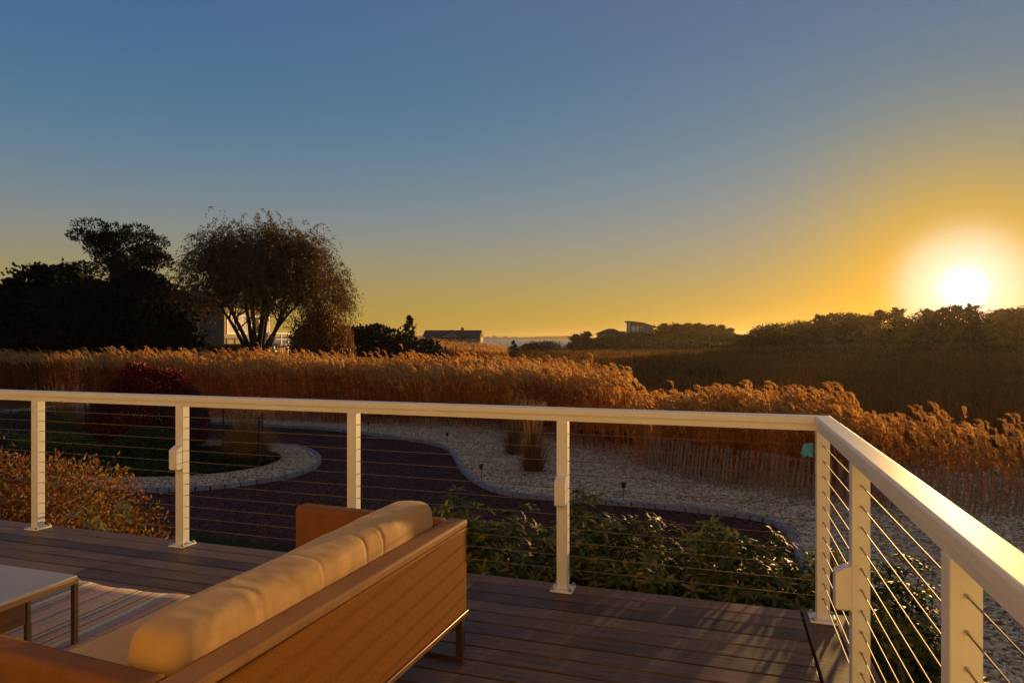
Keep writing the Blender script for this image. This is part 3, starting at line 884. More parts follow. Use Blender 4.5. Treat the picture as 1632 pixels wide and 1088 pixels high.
me = bpy.data.meshes.new('net'); me.from_pydata(mb.v, [], mb.f)
ul = me.uv_layers.new(name='UVMap')
for lp in me.loops: ul.data[lp.index].uv = uv[lp.vertex_index]
me.materials.append(m)
o = bpy.data.objects.new('net', me); COL.objects.link(o); o.parent = nf

# ------------------------------------------------------------------ slatted snow fence in front of the reeds
sf = empty('slat_fence', (-2.2, 14.3, GZ + 0.075))
tag(sf, 'weathered brown snow fence of thin wired slats in front of the reeds', 'fence')
path = catmull([(-2.4, 14.55), (-1.2, 13.5), (-0.2, 12.8), (0.8, 12.3), (1.9, 12.05), (3.2, 11.95), (5.2, 11.9), (8.0, 12.0), (12.0, 12.6)], 0.02)
mb = MB(); acc = 0; last = path[0]; top = []; lean = 0.0
for p_ in path[1:]:
    acc += math.hypot(p_[0] - last[0], p_[1] - last[1]); last_d = (p_[0] - last[0], p_[1] - last[1]); last = p_
    if acc > 0.105:
        acc = random.uniform(-0.012, 0.012)
        lean = 0.85 * lean + random.uniform(-0.03, 0.03)
        ang_ = math.atan2(last_d[1], last_d[0]); c, s_ = math.cos(ang_), math.sin(ang_)
        x, yy = p_[0] + 2.2, p_[1] - 14.3
        h = 0.93 + random.uniform(-0.05, 0.04); lx = lean + 0.10 + random.uniform(-0.035, 0.035); w = 0.019
        tw = random.uniform(-0.25, 0.25); c2, s2 = math.cos(ang_ + tw), math.sin(ang_ + tw)
        vv = []
        for zz, off in ((-0.05, 0), (h, lx)):
            for a_, b_ in ((-w, -0.005), (w, -0.005), (w, 0.005), (-w, 0.005)):
                vv.append((x + c * off + c2 * a_ - s2 * b_, yy + s_ * off + s2 * a_ + c2 * b_, zz))
        mb.add(vv, [(0, 3, 2, 1), (4, 5, 6, 7), (0, 1, 5, 4), (1, 2, 6, 5), (2, 3, 7, 6), (3, 0, 4, 7)])
mb.build('slats', M['picket'], sf)
sub = path[::25]
for z in (0.15, 0.45, 0.78):
    MB().tube([(x + 2.2 + 0.1 * z, yy - 14.3 - 0.012, z) for x, yy in sub], 0.003, 5).build('wire', M['dark_metal'], sf)
for x, yy in sub[::9]:
    MB().tube([(x + 2.2, yy - 14.26, -0.1), (x + 2.2, yy - 14.26, 1.05)], 0.02, 8).build('post', M['picket'], sf)

# ------------------------------------------------------------------ reeds
def reed_field(name, P, H, lean_dir, plume_len, nleaf=5, nplume=26, wid=0.010, hs=1.0):
    """reed stems with strap leaves and drooping plumes at ground points P (n,3), heights H"""
    n = len(P)
    lean = np.asarray(lean_dir)[None, :] * rng.uniform(0.03, 0.16, (n, 1)) + rng.normal(0, 0.045, (n, 2))
    tip = P + np.concatenate([lean * H[:, None], H[:, None]], 1)
    mid = P + np.concatenate([lean * H[:, None] * 0.38, H[:, None] * 0.55], 1)
    a_ = rng.uniform(0, math.pi, n); S = np.stack([np.cos(a_), np.sin(a_), np.zeros(n)], 1) * wid * 0.5
    V = np.stack([P - S, P + S, mid - S, mid + S, tip - S * .6, tip + S * .6], 1).reshape(-1, 3)
    b_ = (np.arange(n) * 6)[:, None]
    F = np.concatenate([b_ + [[0, 1, 3, 2]], b_ + [[2, 3, 5, 4]]])
    parts = [(V, F)]
    # leaves
    m = n * nleaf
    t = rng.uniform(0.25, 0.92, m)
    idx = np.repeat(np.arange(n), nleaf)
    base = P[idx] * (1 - t)[:, None] + tip[idx] * t[:, None]
    az = rng.uniform(0, 2 * math.pi, m)
    D = np.stack([np.cos(az) * 0.7 + lean_dir[0] * 0.5, np.sin(az) * 0.7 + lean_dir[1] * 0.5, rng.uniform(0.25, 0.9, m)], 1)
    parts.append(leaves6(base, D, rng.uniform(0.28, 0.55, m) * hs, wid * 2.2, droop=0.35, fold=0.1, N=np.tile([[0, 0, 1.0]], (m, 1)) + rng.normal(0, .25, (m, 3))))
    V1, F1 = join_np(parts); nf1 = len(F1)
    # plumes: sprays hanging to the lee side
    m = n * nplume
    idx = np.repeat(np.arange(n), nplume)
    s_ = np.tile(np.linspace(0, 1, nplume), n) + rng.uniform(-0.02, 0.02, m)
    pl_ = (plume_len * rng.uniform(0.7, 1.25, n))[idx]
    ld = np.array([lean_dir[0], lean_dir[1], 0.0])[None, :] + rng.normal(0, 0.35, (n, 3)) * [1, 1, 0]
    ld = unit(ld)[idx]
    curve = tip[idx] + np.array([0, 0, 1.0]) * (pl_ * (s_ - 0.35 * s_ ** 2.5))[:, None] + ld * (pl_ * 0.45 * s_ ** 2)[:, None]
    az = rng.uniform(0, 2 * math.pi, m)
    ax = np.array([0, 0, 1.0]) * (1 - 0.85 * s_ ** 1.5)[:, None] + ld * (0.9 * s_)[:, None]
    D = np.stack([np.cos(az), np.sin(az), np.zeros(m)], 1) * 0.42 + ax
    wdt = np.sin(math.pi * np.clip(s_ * 0.85 + 0.12, 0, 1)) ** 0.8
    V2, F2 = leaves(curve, D, pl_ * (0.08 + 0.20 * wdt), pl_ * 0.055 + 0.004, 0.15)
    V, F = join_np([(V1, F1), (V2, F2)])
    midx = np.concatenate([np.zeros(nf1, int), np.ones(len(F2), int)])
    return npmesh(name, V, F, [M['reed'], M['plume']], midx=midx)

lee = np.array([-CY, -SY])       # plumes bend away to the left
front = np.array(catmull([(-60, 27), (-45, 25), (-34, 22.5), (-26, 20.6), (-17.7, 20.2), (-15.3, 20.3), (-12.75, 20.7), (-10.0, 20.6), (-8.2, 19.9), (-7.2, 19.3), (-5.3, 17.8), (-3.8, 16.3), (-2.2, 14.9), (-0.2, 13.2), (1.85, 12.4), (5.2, 12.2), (9.5, 12.5), (14, 13.4), (20, 15)], 0.1))
fx, fy = front[:, 0], front[:, 1]
def reed_points(n, x0, x1, dmax, power=1.0, dmin=0.0):
    x = rng.uniform(x0, x1, n); d_ = dmin + (dmax - dmin) * rng.uniform(0, 1, n) ** power
    yb = np.interp(x, fx, fy)
    nrm = 0.25 * np.sin(x * 1.7) + 0.2 * np.sin(x * 0.73 + 1)
    return np.stack([x + 0.25 * d_ * 0, yb + d_ + nrm * 0.6, np.full(n, GZ - 0.05)], 1)
def hvar(P, s_=0.5): return np.array([mnoise.noise(Vector((p[0] * s_, p[1] * s_, 0.3))) for p in P])
# tall bed on the left and centre
P = reed_points(5700, -30, -2.2, 6.5, 1.1)
H = 2.04 + 0.42 * hvar(P, 0.35) + 0.30 * hvar(P, 1.3) + rng.normal(0, 0.19, len(P)) + 0.25 * smooth(-12, -24, P[:, 0]) - 0.10 * smooth(-7, -3, P[:, 0])
keep = P[:, 0] < -0.62 - 0.116 * (P[:, 1] + 3.565) + 0.25 * np.sin(P[:, 1] * 3)
tag(reed_field('reeds', P[keep], H[keep], lee, 0.44, 4, 30, 0.013), kind='stuff')
# lower, thinner bed on the right, behind the slat fence
P = reed_points(1700, -3.6, 3.0, 4.5, 1.1)
P = P[(hvar(P, 0.6) > -0.45) & (P[:, 0] > -0.5 - 0.116 * (P[:, 1] + 3.565))]
H = 1.74 + 0.36 * hvar(P, 0.5) + rng.normal(0, 0.19, len(P)) - 0.34 * smooth(0.5, -2.0, P[:, 0]) - 0.15 * smooth(1, 3, P[:, 0])
tag(reed_field('reeds', P, H, lee, 0.40, 4, 36, 0.010), kind='stuff')
P = reed_points(950, 2.6, 15, 3.6, 1.1)
H = 1.26 + 0.34 * hvar(P, 0.7) + rng.normal(0, 0.20, len(P))
tag(reed_field('reeds', P, H, lee, 0.34, 5, 44, 0.009), kind='stuff')
P = reed_points(2600, -55, -29, 8, 1.2)
H = 2.3 + 0.3 * hvar(P, 0.35) + rng.normal(0, 0.15, len(P))
tag(reed_field('reeds', P, H, lee, 0.46, 4, 18, 0.016), kind='stuff')
# a second bed farther out over the marsh
n = 2600
zz = rng.uniform(78, 125, n); kx = rng.uniform(-0.17, -0.005, n)
pp = np.array([place(k_ * z_, z_) for k_, z_ in zip(kx, zz)])
P = np.stack([pp[:, 0], pp[:, 1], terrain(pp[:, 0], pp[:, 1])], 1)
keep = hvar(P, 0.06) > -0.25
P = P[keep]
H = 2.2 + 0.6 * hvar(P, 0.1) + rng.normal(0, 0.2, len(P))
tag(reed_field('reeds', P, H, lee, 0.6, 3, 8, 0.05, 1.6), kind='stuff')

# marsh grass over the flats
n = 42000
zz = 22 + 130 * rng.uniform(0, 1, n) ** 1.5; kx = rng.uniform(-0.25, 0.95, n)
pp = np.stack([CAM.x + CY * kx * zz - SY * zz, CAM.y + SY * kx * zz + CY * zz], 1)
P = np.stack([pp[:, 0], pp[:, 1], terrain(pp[:, 0], pp[:, 1]) - 0.03], 1)
ok = pp[:, 1] > np.interp(pp[:, 0], fx, fy) + 2.5
P = P[ok]; zz = zz[ok]; n = len(P)
hb = (0.32 + 0.22 * np.sin(P[:, 0] * 0.10 + 2) * np.sin(P[:, 1] * 0.13) + rng.uniform(0, 0.35, n))
parts = []
for q in range(3):
    off = np.concatenate([rng.normal(0, 0.16, (n, 2)), np.zeros((n, 1))], 1)
    D = np.stack([rng.normal(-0.15, 0.35, n), rng.normal(0, 0.35, n), np.ones(n)], 1)
    parts.append(leaves(P + off, D, hb * rng.uniform(0.8, 1.3, n) * (1 + zz / 160), 0.03 + zz * 0.0011, 0.1))
V, F = join_np(parts)
tag(npmesh('marsh_grass', V, F, M['marsh_grass']), kind='stuff')
# dark rushes in a belt across the flats
n = 9000
zz = rng.uniform(48, 74, n); kx = rng.uniform(-0.16, 0.32, n)
pp = np.stack([CAM.x + CY * kx * zz - SY * zz, CAM.y + SY * kx * zz + CY * zz], 1)
P = np.stack([pp[:, 0], pp[:, 1], terrain(pp[:, 0], pp[:, 1]) - 0.03], 1)
P = P[hvar(P, 0.09) > -0.12]; n = len(P)
V, F = leaves(P, np.stack([rng.normal(-.1, .3, n), rng.normal(0, .3, n), np.ones(n)], 1), rng.uniform(0.5, 1.25, n), 0.16, 0.1)
tag(npmesh('rushes', V, F, M['rush']), kind='stuff')
# lawn blades beyond the deck edge
n = 16000
P = np.stack([rng.uniform(-12, -4.4, n), rng.uniform(0.6, 6.2, n), np.full(n, GZ + 0.01)], 1)
V, F = leaves(P, np.stack([rng.normal(0, .3, n), rng.normal(0, .3, n), np.ones(n)], 1), rng.uniform(0.05, 0.13, n), 0.012)
tag(npmesh('lawn_grass', V, F, M['lawn_blade']), kind='stuff')

n = 26000
P = np.stack([rng.uniform(-24, -12.6, n), rng.uniform(9.4, 13.8, n), np.full(n, GZ + 0.09)], 1)
ang_w = np.arctan2(P[:, 1] - 11.6, P[:, 0] + 15.0)
P = P[(P[:, 0] < -15) | (np.hypot((P[:, 0] + 15.0) / 2.35, (P[:, 1] - 11.75) / 2.1) < 1)]
n = len(P)
V, F = leaves(P, np.stack([rng.normal(0, .5, n), rng.normal(0, .5, n), np.ones(n)], 1), rng.uniform(0.05, 0.15, n), 0.035)
tag(npmesh('ground_cover', V, F, M['lawn_blade']), kind='stuff')

# ------------------------------------------------------------------ shrubs
def dome_points(n, rx, ry, h, shell=0.7, zmin=0.0, sq=3.2):
    D = rand_dir(n); D[:, 2] = np.abs(D[:, 2])
    r = rng.uniform(shell, 1, n)[:, None] ** 0.6
    lump = 1 + 0.13 * np.array([mnoise.noise(Vector(d_ * 2.3)) for d_ in D])[:, None]
    D4 = D / (np.sum(np.abs(D) ** sq, 1, keepdims=True) ** (1 / sq))
    P = D4 * r * lump * [rx, ry, 1.0]
    P[:, 2] = zmin + P[:, 2] * (h - zmin)
    return P, D

def stems_mesh(tips, spread, mat, parent, r0=0.012, name='stems', n=4):
    mb = MB()
    for t in tips:
        b_ = (t[0] * spread, t[1] * spread, -0.05)
        m = (t[0] * 0.55 + random.uniform(-.05, .05), t[1] * 0.55 + random.uniform(-.05, .05), t[2] * 0.55)
        mb.tube([b_, m, tuple(t)], [r0, r0 * 0.75, r0 * 0.3], n, cap=False)
    return mb.build(name, mat, parent, smooth=True)

def hydrangea(loc, rx, ry, h, n):
    t = empty('hydrangea', loc)
    tag(t, 'hydrangea bush in russet autumn leaf behind the left end of the railing', 'bush')
    P, D = dome_points(n, rx, ry, h, 0.45)
    Dl = D * 0.8 + rng.normal(0, 0.6, (n, 3)); Dl[:, 2] -= 0.25
    V, F = leaves6(P, Dl, rng.uniform(0.03, 0.075, n), rng.uniform(0.016, 0.034, n), 0.3, 0.2)
    # upright sprigs at the top
    m = 2600
    k_ = rng.integers(0, n, m); up = D[k_, 2] > 0.45
    B = P[k_][up]; m = len(B)
    V2, F2 = leaves6(B + np.stack([rng.normal(0, .02, m), rng.normal(0, .02, m), rng.uniform(0.0, 0.15, m)], 1), np.stack([rng.normal(0, .5, m), rng.normal(0, .5, m), np.ones(m)], 1), rng.uniform(0.035, 0.07, m), 0.020, 0.2)
    V, F = join_np([(V, F), (V2, F2)])
    npmesh('crown', V, F, M['hydra'], t)
    stems_mesh(P[:140] * 0.97, 0.25, M['bark'], t, 0.009)
    return t
x, yy = place(-4.95, 6.7); hydrangea((x, yy, GZ), 1.48, 0.95, 2.34, 28000)

def rhodo(loc, rx, ry, h, n_ros, label, mat='rhodo', name='rhododendron', cat='bush', leaf=0.074, group='rhododendrons along the deck edge'):
    t = empty(name, loc)
    tag(t, label, cat, group)
    P, D = dome_points(n_ros, rx, ry, h, 0.55, 0.3)
    k_ = 9
    C = np.repeat(P, k_, 0); A = np.repeat(unit(D * [1, 1, 0.6] + [0, 0, 0.75] + rng.normal(0, .25, D.shape)), k_, 0)
    az = np.tile(np.arange(k_) * 2 * math.pi / k_, n_ros) + rng.normal(0, .25, n_ros * k_)
    X = unit(np.cross(A, np.tile([[0.3, 0.2, 1.0]], (len(A), 1)) + rng.normal(0, .01, A.shape))); Y = np.cross(A, X)
    rise = rng.uniform(-0.15, 0.75, len(A))[:, None]
    Dl = X * np.cos(az)[:, None] + Y * np.sin(az)[:, None] + A * rise
    V, F = leaves6(C, Dl, rng.uniform(0.75, 1.25, len(C)) * leaf, leaf * 0.33, 0.22, 0.12, N=A)
    npmesh('crown', V, F, M[mat], t)
    stems_mesh(P[:90] * 0.98, 0.2, M['bark'], t, 0.010)
    return t
rh = [(-2.05, 0.62, 0.62, 0.50, 2.32, 'rhododendron bush behind the sofa end, leftmost of the row along the deck edge'),
      (-1.20, 0.68, 0.60, 0.50, 2.36, 'rhododendron bush right behind the middle railing post with a box light'),
      (-0.42, 0.72, 0.60, 0.52, 2.26, 'rhododendron bush midway between the middle post and the corner post'),
      (0.26, 0.66, 0.58, 0.52, 2.18, 'rhododendron bush tucked against the corner railing post'),
      (0.72, -0.35, 0.50, 0.55, 1.95, 'rhododendron bush outside the right-hand railing, near the corner post'),
      (0.80, -1.35, 0.50, 0.60, 1.72, 'low rhododendron bush outside the right-hand railing, nearest the viewer')]
for q, (x, yy, rx, ry, h, lab) in enumerate(rh): rhodo((x, yy, GZ), rx * 1.1, ry, h + 0.09, 2300, lab)
x, yy = place(-3.15, 5.0)
rhodo((x, yy, GZ), 0.50, 0.12, 2.33, 110, 'yellow-green leafy shrub poking above the deck edge below the hydrangea', 'rosette', 'leafy_shrub', 'shrub', 0.085, None)

def mound(name, loc, rx, ry, h, n, mat, label, cat, leaf=0.05, group=None, shell=0.8, sq=2.2):
    t = empty(name, loc); tag(t, label, cat, group)
    P, D = dome_points(n, rx, ry, h, shell, 0.0, sq)
    Dl = D * 0.7 + rng.normal(0, 0.7, (n, 3))
    V, F = leaves(P, Dl, rng.uniform(0.7, 1.4, n) * leaf, leaf * 0.55, 0.2)
    npmesh('crown', V, F, M[mat], t)
    stems_mesh(P[:40] * 0.9, 0.15, M['bark'], t, 0.02)
    return t
x, yy = place(-12.1, 22.0); mound('burning_bush', (x, yy, GZ + .09), 1.8, 1.6, 2.55, 20000, 'red', 'large round crimson bush behind the railing on the planting island', 'bush', 0.10)
x, yy = place(-14.2, 20.6); mound('low_hedge', (x, yy, GZ + .09), 1.75, 0.75, 0.62, 9000, 'hedge', 'low yellow-green clipped hedge in the planting island', 'hedge', 0.05, None, 0.9)
x, yy = place(-10.8, 19.6); mound('boxwood', (x, yy, GZ + .09), 1.15, 0.9, 0.85, 6000, 'box', 'dark round boxwood in front of the crimson bush', 'bush', 0.05, 'boxwoods on the planting island')
x, yy = place(-17.0, 23.5); mound('boxwood', (x, yy, GZ + .09), 1.25, 0.9, 0.95, 6000, 'box', 'dark boxwood behind the low yellow-green hedge', 'bush', 0.05, 'boxwoods on the planting island')

def fountain(name, loc, r, h, n, mat, label, plumes=60, cat='grass clump', width=0.012):
    t = empty(name, loc); tag(t, label, cat)
    az = rng.uniform(0, 2 * math.pi, n); out = rng.uniform(0.05, 1, n) ** 0.7
    segs = 5; V = []
    base = np.stack([np.cos(az) * 0.40 * r * out ** 1.4, np.sin(az) * 0.40 * r * out ** 1.4, np.zeros(n)], 1)
    H = h * np.where(rng.uniform(0, 1, n) < 0.3, rng.uniform(0.2, 0.55, n), rng.uniform(0.6, 1.0, n)); out = np.where(H < 0.56 * h, rng.uniform(0.7, 1.15, n), out); S = np.stack([-np.sin(az), np.cos(az), np.zeros(n)], 1) * width / 2
    for q in range(segs + 1):
        s_ = q / segs
        rad_ = 0.75 * r * out * s_ ** 1.1
        z_ = H * (1.2 * s_ - 0.75 * out ** 1.5 * s_ ** 2.2)
        c = base + np.stack([np.cos(az) * rad_, np.sin(az) * rad_, z_], 1)
        w = S * (1 - 0.8 * s_)
        V += [c - w, c + w]
    V = np.stack(V, 1)
    k_ = (segs + 1) * 2
    b_ = (np.arange(n) * k_)[:, None]
    F = np.concatenate([b_ + [[2 * q, 2 * q + 1, 2 * q + 3, 2 * q + 2]] for q in range(segs)])
    npmesh('blades', V.reshape(-1, 3), F, M[mat], t)
    if plumes:
        az = rng.uniform(0, 2 * math.pi, plumes); o_ = rng.uniform(0, 0.7, plumes)
        tip = np.stack([np.cos(az) * o_ * r, np.sin(az) * o_ * r, h * rng.uniform(0.95, 1.25, plumes)], 1)
        kk = 14
        C = np.repeat(tip, kk, 0); s_ = np.tile(np.linspace(0, 1, kk), plumes)
        ax = np.repeat(unit(tip + [0, 0, h]), kk, 0)
        C = C + ax * (s_ * 0.22)[:, None]
        V1, F1 = leaves(C, ax * 0.9 + rng.normal(0, .45, C.shape), 0.06, 0.016)
        a_ = np.repeat(tip * [0.2, 0.2, 0.3], 1, 0)
        S = np.tile([[0.003, 0.002, 0]], (plumes, 1))
        V2 = np.stack([a_ - S, a_ + S, tip + S, tip - S], 1).reshape(-1, 3)
        V, F = join_np([(V1, F1), (V2, np.arange(plumes * 4).reshape(-1, 4))])
        npmesh('plumes', V, F, M['plume'], t)
    return t
x, yy = place(-7.7, 19.3); fountain('fountain_grass', (x, yy, GZ + .09), 1.05, 1.25, 2600, 'gold', 'golden fountain grass behind the net fence at the tip of the island', 50)
x, yy = place(-17.3, 25.5); fountain('fountain_grass', (x, yy, GZ + .09), 1.5, 1.25, 2200, 'gold', 'pale golden fountain grass left of the crimson bush', 40)
x, yy = place(0.56, 17.6); fountain('rust_grass', (x, yy, GZ + .05), 0.62, 1.38, 900, 'brownclump', 'tall rust-brown grass clump standing alone in the gravel by the middle post', 60)
x, yy = place(0.1, 20.3); fountain('rust_grass', (x, yy, GZ + .05), 0.7, 1.4, 700, 'brownclump', 'dark rust grass clump just behind the lone clump in the gravel', 30)

# ------------------------------------------------------------------ trees
def limb_set(mb, base, height, spread, n_main, n_sub, r0, fork=0.15, droop=0.0, tips=None, n_ter=3):
    tips = [] if tips is None else tips
    def curve(a, b, up, k=6):
        a = Vector(a); b = Vector(b)
        c = a + (b - a) * 0.5 + Vector((0, 0, up))
        return [a * (1 - t) ** 2 + c * 2 * t * (1 - t) + b * t * t for t in [i_ / k for i_ in range(k + 1)]]
    for m in range(n_main):
        az = 2 * math.pi * (m + random.uniform(-.3, .3)) / n_main
        rr = spread * random.uniform(0.45, 0.8)
        tip = Vector((math.cos(az) * rr, math.sin(az) * rr, height * random.uniform(0.62, 0.92)))
        st_ = Vector((random.uniform(-.1, .1), random.uniform(-.1, .1), height * fork * random.uniform(0.2, 1)))
        c = curve(st_, tip, height * 0.12)
        mb.tube(c, [r0 * (1 - 0.8 * i_ / 6) * 0.6 for i_ in range(7)], 6, cap=False)
        for s_ in range(n_sub):
            q = random.randint(2, 6); p0_ = c[q]
            d = rand3() ; d.z = abs(d.z) * 0.8
            out = Vector((math.cos(az), math.sin(az), 0.1))
            e = p0_ + (d * 0.8 + out * 0.5) * spread * random.uniform(0.3, 0.6)
            c2 = curve(p0_, e, spread * 0.08, 4)
            mb.tube(c2, [r0 * 0.22 * (1 - 0.8 * i_ / 4) for i_ in range(5)], 4, cap=False)
            tips.append(e)
            for t_ in range(n_ter):
                p1 = c2[random.randint(1, 4)]
                e2 = p1 + rand3() * spread * random.uniform(0.12, 0.28)
                mb.tube([p1, (p1 + e2) / 2 + Vector((0, 0, 0.05 * spread)), e2], [r0 * 0.08, r0 * 0.05, r0 * 0.02], 3, cap=False)
                tips.append(e2)
    return tips
def rand3():
    while True:
        v = Vector((random.uniform(-1, 1), random.uniform(-1, 1), random.uniform(-1, 1)))
        if 0.05 < v.length < 1: return v.normalized()

def at_px(px, Z):
    """ground spot at a bearing given as tangent and at depth Z"""
    return place((px - 816) / 1056 * Z, Z)

def conifer(px, Z, H, W, label, mat='cedar', leaf=0.3, n=2600, group=None, name='cedar_tree', irregular=0.3, base=0.06, point=0.75, dz=0.0):
    x, yy = at_px(px, Z); t = empty(name, (x, yy, gh(x, yy) - 0.1 + dz)); tag(t, label, 'tree', group)
    mb = MB(); mb.tube([(0, 0, -0.3), (0.05, 0, H * 0.5), (0, 0, H * 0.97)], [W * 0.05 + 0.05, W * 0.03 + 0.03, 0.02], 6)
    nb = max(26, int(n / 45)); C = []; D = []; L = []
    per = n // nb
    lob = [random.uniform(0.75, 1.25) for _ in range(9)]
    for b_ in range(nb):
        s_ = base + (1 - base) * (b_ + random.random()) / nb
        r = W * 0.5 * max(0.03, (1 - s_)) ** point * (1 + random.uniform(-irregular, irregular)) * lob[int(s_ * 8.99)]
        r = max(r, 0.12 * W * (1 - s_) + 0.1)
        az = random.uniform(0, 2 * math.pi); z0 = H * s_
        rise = r * random.uniform(0.15, 0.6)
        tip = np.array([math.cos(az) * r, math.sin(az) * r, z0 + rise]); a0 = np.array([0, 0, z0])
        mb.tube([tuple(a0), tuple((a0 + tip) / 2 - np.array([0, 0, .1 * r])), tuple(tip * 0.95 + a0 * 0.05)], [0.02 + 0.012 * r, 0.012 + .006 * r, 0.004], 3, cap=False)
        tt = rng.uniform(0.1, 1, per) ** 0.6
        c = a0 + (tip - a0) * tt[:, None] + rng.normal(0, 0.13 * r + 0.05, (per, 3)) * [1, 1, 0.7]
        C.append(c); D.append(unit(tip - a0)[None, :] * 0.8 + np.array([0, 0, 0.35]) + rng.normal(0, 0.55, (per, 3)))
    C = np.concatenate(C); D = np.concatenate(D)
    V, F = leaves(C, D, rng.uniform(0.6, 1.5, len(C)) * leaf, leaf * 0.75, 0.2)
    mb.build('trunk', M['bark'], t, smooth=True)
    npmesh('crown', V, F, M[mat], t)
    return t

def round_tree(px, Z, H, W, label, mat='ridge', leaf=0.3, lobes=16, per=170, group=None, name='oak_tree', low=0.3, flat=0.6, dz=0.0, cat='tree', lobe_r=0.22):
    x, yy = at_px(px, Z); t = empty(name, (x, yy, gh(x, yy) - 0.1 + dz)); tag(t, label, cat, group)
    mb = MB(); tips = []
    mb.tube([(0, 0, -0.3), (0.1, 0, H * low), (0, 0.1, H * 0.6)], [0.04 * W + .04, 0.03 * W + .03, 0.02 * W], 6)
    C = []; D = []
    for l in range(lobes):
        d_ = rand3(); d_.z = abs(d_.z) if random.random() < 0.8 else d_.z * 0.4
        rr = random.uniform(0.5, 0.95)
        c = Vector((d_.x * W * 0.5 * rr * 0.82, d_.y * W * 0.5 * rr * 0.82, H * low + H * (1 - low) * ((0.15 + 0.72 * max(0, d_.z) * rr + random.uniform(-.05, .1)) if low > 0.1 else random.random() ** 0.8 * (1 - 0.3 * abs(d_.x)))))
        lr = W * lobe_r * random.uniform(0.65, 1.25)
        c.z = min(c.z, H - lr * flat)
        a0 = Vector((0, 0, H * random.uniform(low * 0.6, 0.55)))
        mb.tube([a0, (a0 + c) / 2 + Vector((0, 0, -0.03 * H)), c], [0.015 * W + .02, 0.01 * W, 0.004 * W], 4, cap=False)
        dd = rand_dir(per); r = rng.uniform(0.45, 1, per) ** 0.5
        C.append(np.array(c) + dd * r[:, None] * lr * [1, 1, flat]); D.append(dd * 0.7 + rng.normal(0, .6, (per, 3)) + [0, 0, .25])
    C = np.concatenate(C); D = np.concatenate(D)
    V, F = leaves(C, D, rng.uniform(0.6, 1.5, len(C)) * leaf, leaf * 0.7, 0.2)
    mb.build('trunk', M['bark'], t, smooth=True)
    npmesh('crown', V, F, M[mat], t)
    return t

def bare_tree(px, Z, H, W, label, group=None, n_main=6, n_sub=9, thick=1.0, dz=0.0):
    x, yy = at_px(px, Z); t = empty('bare_tree', (x, yy, gh(x, yy) - 0.1 + dz)); tag(t, label, 'tree', group)
    mb = MB(); mb.tube([(0, 0, -0.2), (0, 0, H * 0.3)], [0.035 * H * thick, 0.025 * H * thick], 6)
    mb.build('trunk', M['bark'], t)
    mb = MB(); limb_set(mb, (0, 0, 0), H, W * 0.5, n_main, n_sub, 0.05 * H * thick, 0.3, n_ter=4)
    mb.build('branches', M['bark'], t, smooth=True)
    return t

# -- left: dark evergreens, pine, willow
conifer(-60, 50, 9.0, 7.0, 'dark evergreen at the far left edge, lowest of the evergreens', n=10000, leaf=0.30, group='dark evergreens on the left')
conifer(22, 47, 7.8, 7.0, 'short spiky dark evergreen beside the left edge of the tree mass', n=11000, leaf=0.30, group='dark evergreens on the left', irregular=0.45)
conifer(82, 50, 9.0, 7.6, 'dark evergreen below the left pads of the tall pine', n=12000, leaf=0.30, group='dark evergreens on the left', irregular=0.45, point=0.55)
conifer(150, 47, 7.5, 8.0, 'broad dark evergreen below the trunk of the tall pine', n=13000, leaf=0.30, group='dark evergreens on the left', irregular=0.3, point=0.4)
conifer(222, 47, 8.2, 6.6, 'broad dark evergreen between the tall pine and the willow', n=13000, leaf=0.30, group='dark evergreens on the left', irregular=0.3, point=0.42)
conifer(268, 44, 5.4, 4.2, 'low dark evergreen partly covering the white house', n=9000, leaf=0.30, group='dark evergreens on the left', irregular=0.35, point=0.5)

def big_pine(px, Z, H):
    x, yy = at_px(px, Z); t = empty('pine_tree', (x, yy, gh(x, yy) - 0.1)); tag(t, 'tallest dark pine with rounded needle pads and gaps of sky', 'tree')
    mb = MB(); mb.tube([(-0.3, 0, -0.3), (0.1, 0, H * 0.35), (-0.2, 0.1, H * 0.65), (0.4, 0, H * 0.92)], [0.34, 0.28, 0.2, 0.06], 8)
    pads = [(-4.1, .66), (-3.5, .74), (-2.5, .80), (-3.0, .60), (-1.6, .88), (-0.6, .94), (0.7, .95), (1.6, .96), (2.4, .92), (3.0, .84), (3.5, .74), (2.8, .68), (0.2, .84), (-1.0, .76), (1.3, .80), (2.0, .62), (-2.2, .68), (-4.6, .63), (3.4, .60), (0.6, .70), (-.2, .58), (-3.6, .55), (1.0, .9), (-1.9, .93), (-3.0, .5), (-1.5, .52), (0.3, .5), (1.6, .53), (3.0, .5), (4.2, .52), (4.0, .66), (3.6, .8)]
    C = []; D = []
    for dx, s_ in pads:
        for rep in range(2):
            c = Vector((dx * (0.86 + 0.1 * rep) + random.uniform(-.4, .4), random.uniform(-2.6, 2.6), H * s_ - 0.35 + random.uniform(-.35, .25)))
            a0 = Vector((0.1, 0, H * max(0.3, s_ - random.uniform(0.1, 0.25))))
            mb.tube([a0, (a0 + c) / 2 - Vector((0, 0, 0.2)), c], [0.10, 0.06, 0.02], 4, cap=False)
            per = 430; dd = rand_dir(per); r = rng.uniform(0.3, 1, per) ** 0.5
            lr = random.uniform(0.8, 1.2)
            C.append(np.array(c) + dd * r[:, None] * lr * [1.15, 1.15, 0.58]); D.append(dd * 0.6 + rng.normal(0, .5, (per, 3)) + [0, 0, .5])
    C = np.concatenate(C); D = np.concatenate(D)
    V, F = leaves(C, D, rng.uniform(0.16, 0.34, len(C)), 0.10, 0.15)
    mb.build('trunk', M['bark'], t, smooth=True); npmesh('crown', V, F, M['pine'], t)
big_pine(180, 56, 13.7)

